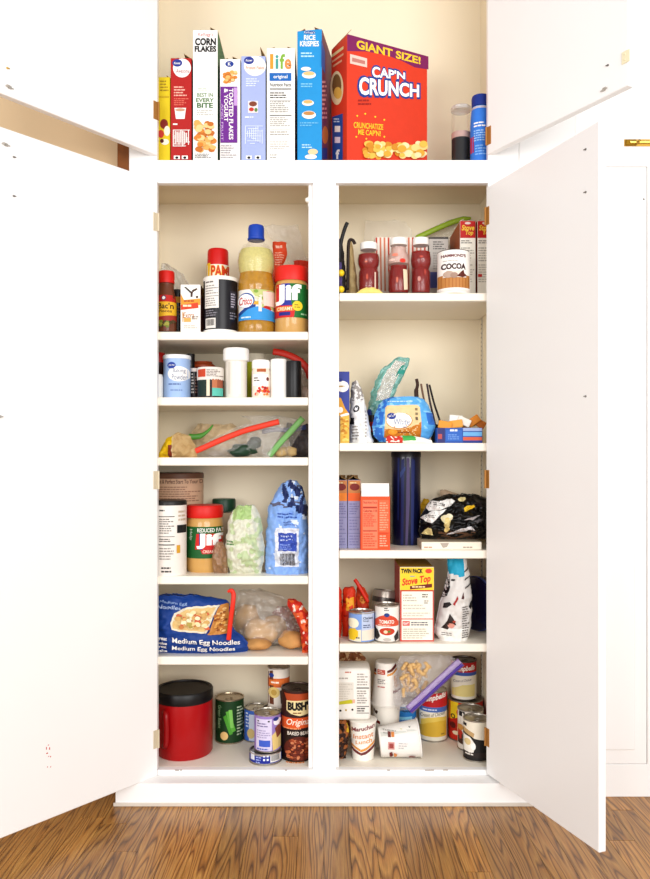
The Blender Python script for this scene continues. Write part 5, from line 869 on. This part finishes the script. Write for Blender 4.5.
# wrapped pack lying on the front cup
d_ = 40; k_ = (F+d_)/F; zp = (HY-718.4)*((F+32)/F)+.9
ft = 34; kf_ = (F+22)/F
o = thing('noodle_pack', 'white wrapped noodle pack with nutrition print resting on the upright cup', 'noodle pack', (353-HX)*kf_, 40, zp, 0)
wp = 35.4*kf_/2; hp = (HY-668.6)*kf_-zp
mesh('pack_body', *box(-wp, -18, 0, wp, 16, hp, 4.2, 3), '#efebe4', o, smooth=True)
prints(o, plane_map(o, (0, -18, 0), (0, -1, 0)), [('l', 345, 671, 354, 674, 1, '#c98a7a'), ('l', 338, 677, 353, 680, 1, '#b9b2aa'), ('r', 338, 682.4, 353.6, 701, '#e2dcd2'), ('l', 339, 683.4, 353, 700, 7, '#d2cbc0'), ('p', [(338, 701.6), (351, 699.4), (353, 700.6), (353, 703.4), (338, 704.8)], '#c9c232'), ('r', 352.4, 699.4, 355, 703, '#e6b8a4'), ('e', 340.4, 710.6, 1.2, 1.1, BLK), ('e', 346, 710, .9, 1.1, '#b89a2c'), ('e', 352.4, 709.6, 1.1, 1, BLK),
       ('l', 357, 673, 368, 686, 5, '#b4aea8'), ('r', 356.6, 687.4, 369, 688.4, '#2a2626'), ('l', 357, 690, 368, 704, 6, '#a8a29c'), ('r', 356.6, 706, 369, 706.6, '#3a3634'), ('l', 357, 707.4, 368.6, 712, 2, '#5a5552'), ('r', 356.6, 712.6, 369, 713.2, '#3a3634')])
blob('flavor_packet', 'orange wrapped packet on top behind the wrapped noodle pack', 'packet', 345, 660, 78, 14, 8, 8, M('#b8673a', .3, var=.3, scale=30), 7, .3, base=zp+20)
pouch('ramen_packet', 'brown and orange noodle packet standing behind the wrapped pack', 'packet', [(652, 338, 360), (660, 336, 366), (690, 335, 366), (740, 336, 366)], 92, 20, '#a8703c', zG, seed=51, crumple=.2, colour=(lambda u, v, x, y: 1 if noise.noise(Vector((x*.2, y*.2, 3))) > .1 else 0, [mat('#9a6238'), mat('#d9b48a')]))
pouch('dried_fruit_bag', 'dark brown see-through bag beside the upright cup', 'bag', [(720, 333, 346), (728, 332, 348.6), (745, 332, 348), (758, 333, 346)], 30, 22, '#4a2c1e', zG, seed=52, crumple=.25, colour=(lambda u, v, x, y: 1 if noise.noise(Vector((x*.25, y*.25, 3))) > .12 else 2 if x > 346.6 and y < 735 else 0, [mat('#3f241a'), mat('#a86a3a'), mat('#e0b93a')]))
# cans at the right
can('soup_can', 'blue soup can with black lettering behind the lying cup', 'can', 390.4, 416.4, 699, 96, zG, [(690, 706, '#e6ebf0'), (706, 745, '#2f86cc')],
    [('r', 390, 706, 416, 711.6, '#3a8fd0'), ('q', 'PROGRESSO', [(391, 705.6), (411, 708), (411, 712), (391, 709.6)], '#1c2436', .03), ('p', [(391, 714), (400, 716), (412, 716), (412, 719), (400, 719), (391, 717)], '#8fd0ee'), ('l', 396, 700.6, 406, 703, 1, '#c98a84')], group='soup cans at the bottom right')
can('soup_can', 'red and white cream of chicken soup can under the purple zip seal', 'can', 419, 447.4, 688, 90, zG, [(680, 706.6, '#c8282e'), (706.6, 711.6, '#5a78bc'), (711.6, 740, '#f2ecdc')],
    [('q', 'Campbells', [(420.6, 697), (446.4, 691), (446.4, 698.6), (420.6, 704)], '#fbf4ee', .03, .25), ('l', 423, 708, 443, 710.6, 1, '#d4dcf0'), ('p', [(419.4, 721), (428, 717), (438, 716), (447, 717), (447, 736), (419.4, 736)], '#ecd06a'), ('p', [(419.4, 727), (428, 722), (440, 720), (447, 721), (447, 736), (419.4, 736)], '#e4be4a'), ('q', 'Cream of Chicken', [(421, 713.8), (445, 710.4), (445, 714), (421, 717.4)], '#5a4a3a', .0, .2), ('l', 441, 732, 446, 735, 1, '#b8943a')], group='soup cans at the bottom right')
can('food_can', 'red and yellow wide can carrying the small soup can', 'can', 448, 483, 697, 92, zG, [(690, 701, '#a8261c'), (701, 742, '#d83a24')],
    [('p', [(449, 703), (458, 702), (458, 719), (449, 722)], '#f2d42e'), ('e', 453.6, 717, 1.8, 2.4, BLK), ('e', 453.6, 717, 1, 1.4, '#e8c42e'), ('p', [(449, 722), (460, 716), (466, 722), (462, 734), (450, 733)], '#c22c1c'), ('e', 453.4, 726, 2.4, 3.2, '#6a1f18'), ('e', 460, 728, 3, 3.6, '#e8a03a'), ('e', 456, 733, 3, 2, '#f0e2c8'), ('e', 458.4, 712, 2, 3, '#d8502c')], group='soup cans at the bottom right', metal=M('#a89e94', .3, metal=.8))
zz = (HY-697)*(F+92)/F
can('soup_can', 'small red and white soup can stacked on the wide can', 'can', 451, 476.6, 658.4, 91, zz, [(650, 672, '#c2262c'), (672, 675.4, '#4a68b4'), (675.4, 700, '#f2ecdf')],
    [('q', 'Campbells', [(453, 666.4), (475, 664.4), (475, 671), (453, 673)], '#fbf4ee', .03, .25), ('p', [(453, 689), (462, 684.4), (475, 684), (475, 696), (453, 696)], '#ecdc9a'), ('q', 'Cream of Chicken', [(454, 680), (471, 677.6), (471, 680), (454, 682.6)], '#6a5a6a', .0, .2)], group='soup cans at the bottom right', metal=M('#6a625c', .3, metal=.8))
can('food_can', 'grey lidded can half hidden behind the corner can', 'can', 457.4, 483.4, 707, 60, zG, [(700, 750, '#e9e0d6')],
    [('p', [(458, 716), (463, 713), (465, 718), (462, 724), (458, 722)], '#f6efe6'), ('r', 460, 712, 464.6, 717, '#2a2426'), ('e', 460, 735, 3, 5, '#c8402e'), ('p', [(458, 738), (463, 734), (463, 745), (458, 744)], '#5a3a2c'), ('e', 461, 728, 2.4, 3, '#d8a25a')], group='soup cans at the bottom right', metal=M('#b0a89e', .3, metal=.85))
can('food_can', 'corner can of mushrooms with cream and black label', 'can', 463, 490, 717, 32, zG, [(710, 730, '#f0e9dc'), (730, 760, '#2a2422')],
    [('p', [(463, 722), (486, 722), (486, 740), (474, 738), (463, 731)], '#efe6d4'), ('p', [(463.6, 728), (474, 733), (473, 737), (464, 733)], '#c9a877'), ('p', [(463.4, 735), (470, 737), (475, 744), (473, 752), (463.4, 752)], '#f4eee4'), ('e', 468, 742, 2.6, 3.4, '#e2cc9a'), ('e', 473, 746, 2.2, 3.4, '#fbf8f2'), ('e', 470, 750.6, 2.6, 2.4, '#efe9e0'), ('p', [(463.6, 752), (486, 752), (486, 757), (463.6, 756)], '#3a2e2a'), ('l', 466, 753, 476, 755.4, 1, '#e9e2da'), ('r', 463.8, 724, 467, 727, '#3a2e2a')], group='soup cans at the bottom right')
# zip bag of pasta with a broad purple seal
o = pouch('zip_bag', 'clear zip bag of pasta with a broad purple seal', 'bag', [(657, 402, 452), (664, 398, 458), (676, 396, 448), (690, 394, 436), (704, 394, 418), (712, 398, 412)], 46, 22, film('#fbf4fa', .12, .07), None, seed=53, crumple=.2, nx=34)
PASTA = mat(M('#e0bd86', .6, var=.15))
q = random.Random(7); n_ = 0
for i in range(46):
    px, py = q.uniform(403, 428), q.uniform(664, 694)
    if px-403 > 26-(py-664)*.55+8: continue
    a = q.uniform(0, math.pi); p_ = W(px, py, 42+q.uniform(-6, 6))
    sp = [(math.cos(a)*t*7, math.sin(t*5+i)*1.2, math.sin(a)*t*7+math.sin(t*6)*1.4) for t in (-.5, -.25, 0, .25, .5)]
    e = tag(mesh('pasta_piece', *tube(smoothpts(sp, 3), 2.0, 6), PASTA, smooth=True), 'curled tan pasta piece in the purple-sealed zip bag', 'pasta', 'pasta pieces in the zip bag'); e.location = (p_.x*S, p_.y*S, (p_.z-FLZ)*S)
PUR = film('#9c7cc0', .72, .12)
zipper(o, [(409, 710, 22), (422, 698, 21), (438, 683, 20), (452, 670, 19), (461, 662, 18)], 5.2, PUR, 20, .3)
zipper(o, [(410.4, 712, 19.4), (423.4, 700.4, 18.4), (439.4, 685.4, 17.4), (453, 672.6, 16.4), (462.4, 664.4, 15.4)], 1.5, M('#5a3c9c', .4), 18, .8, 'zip_ridge')
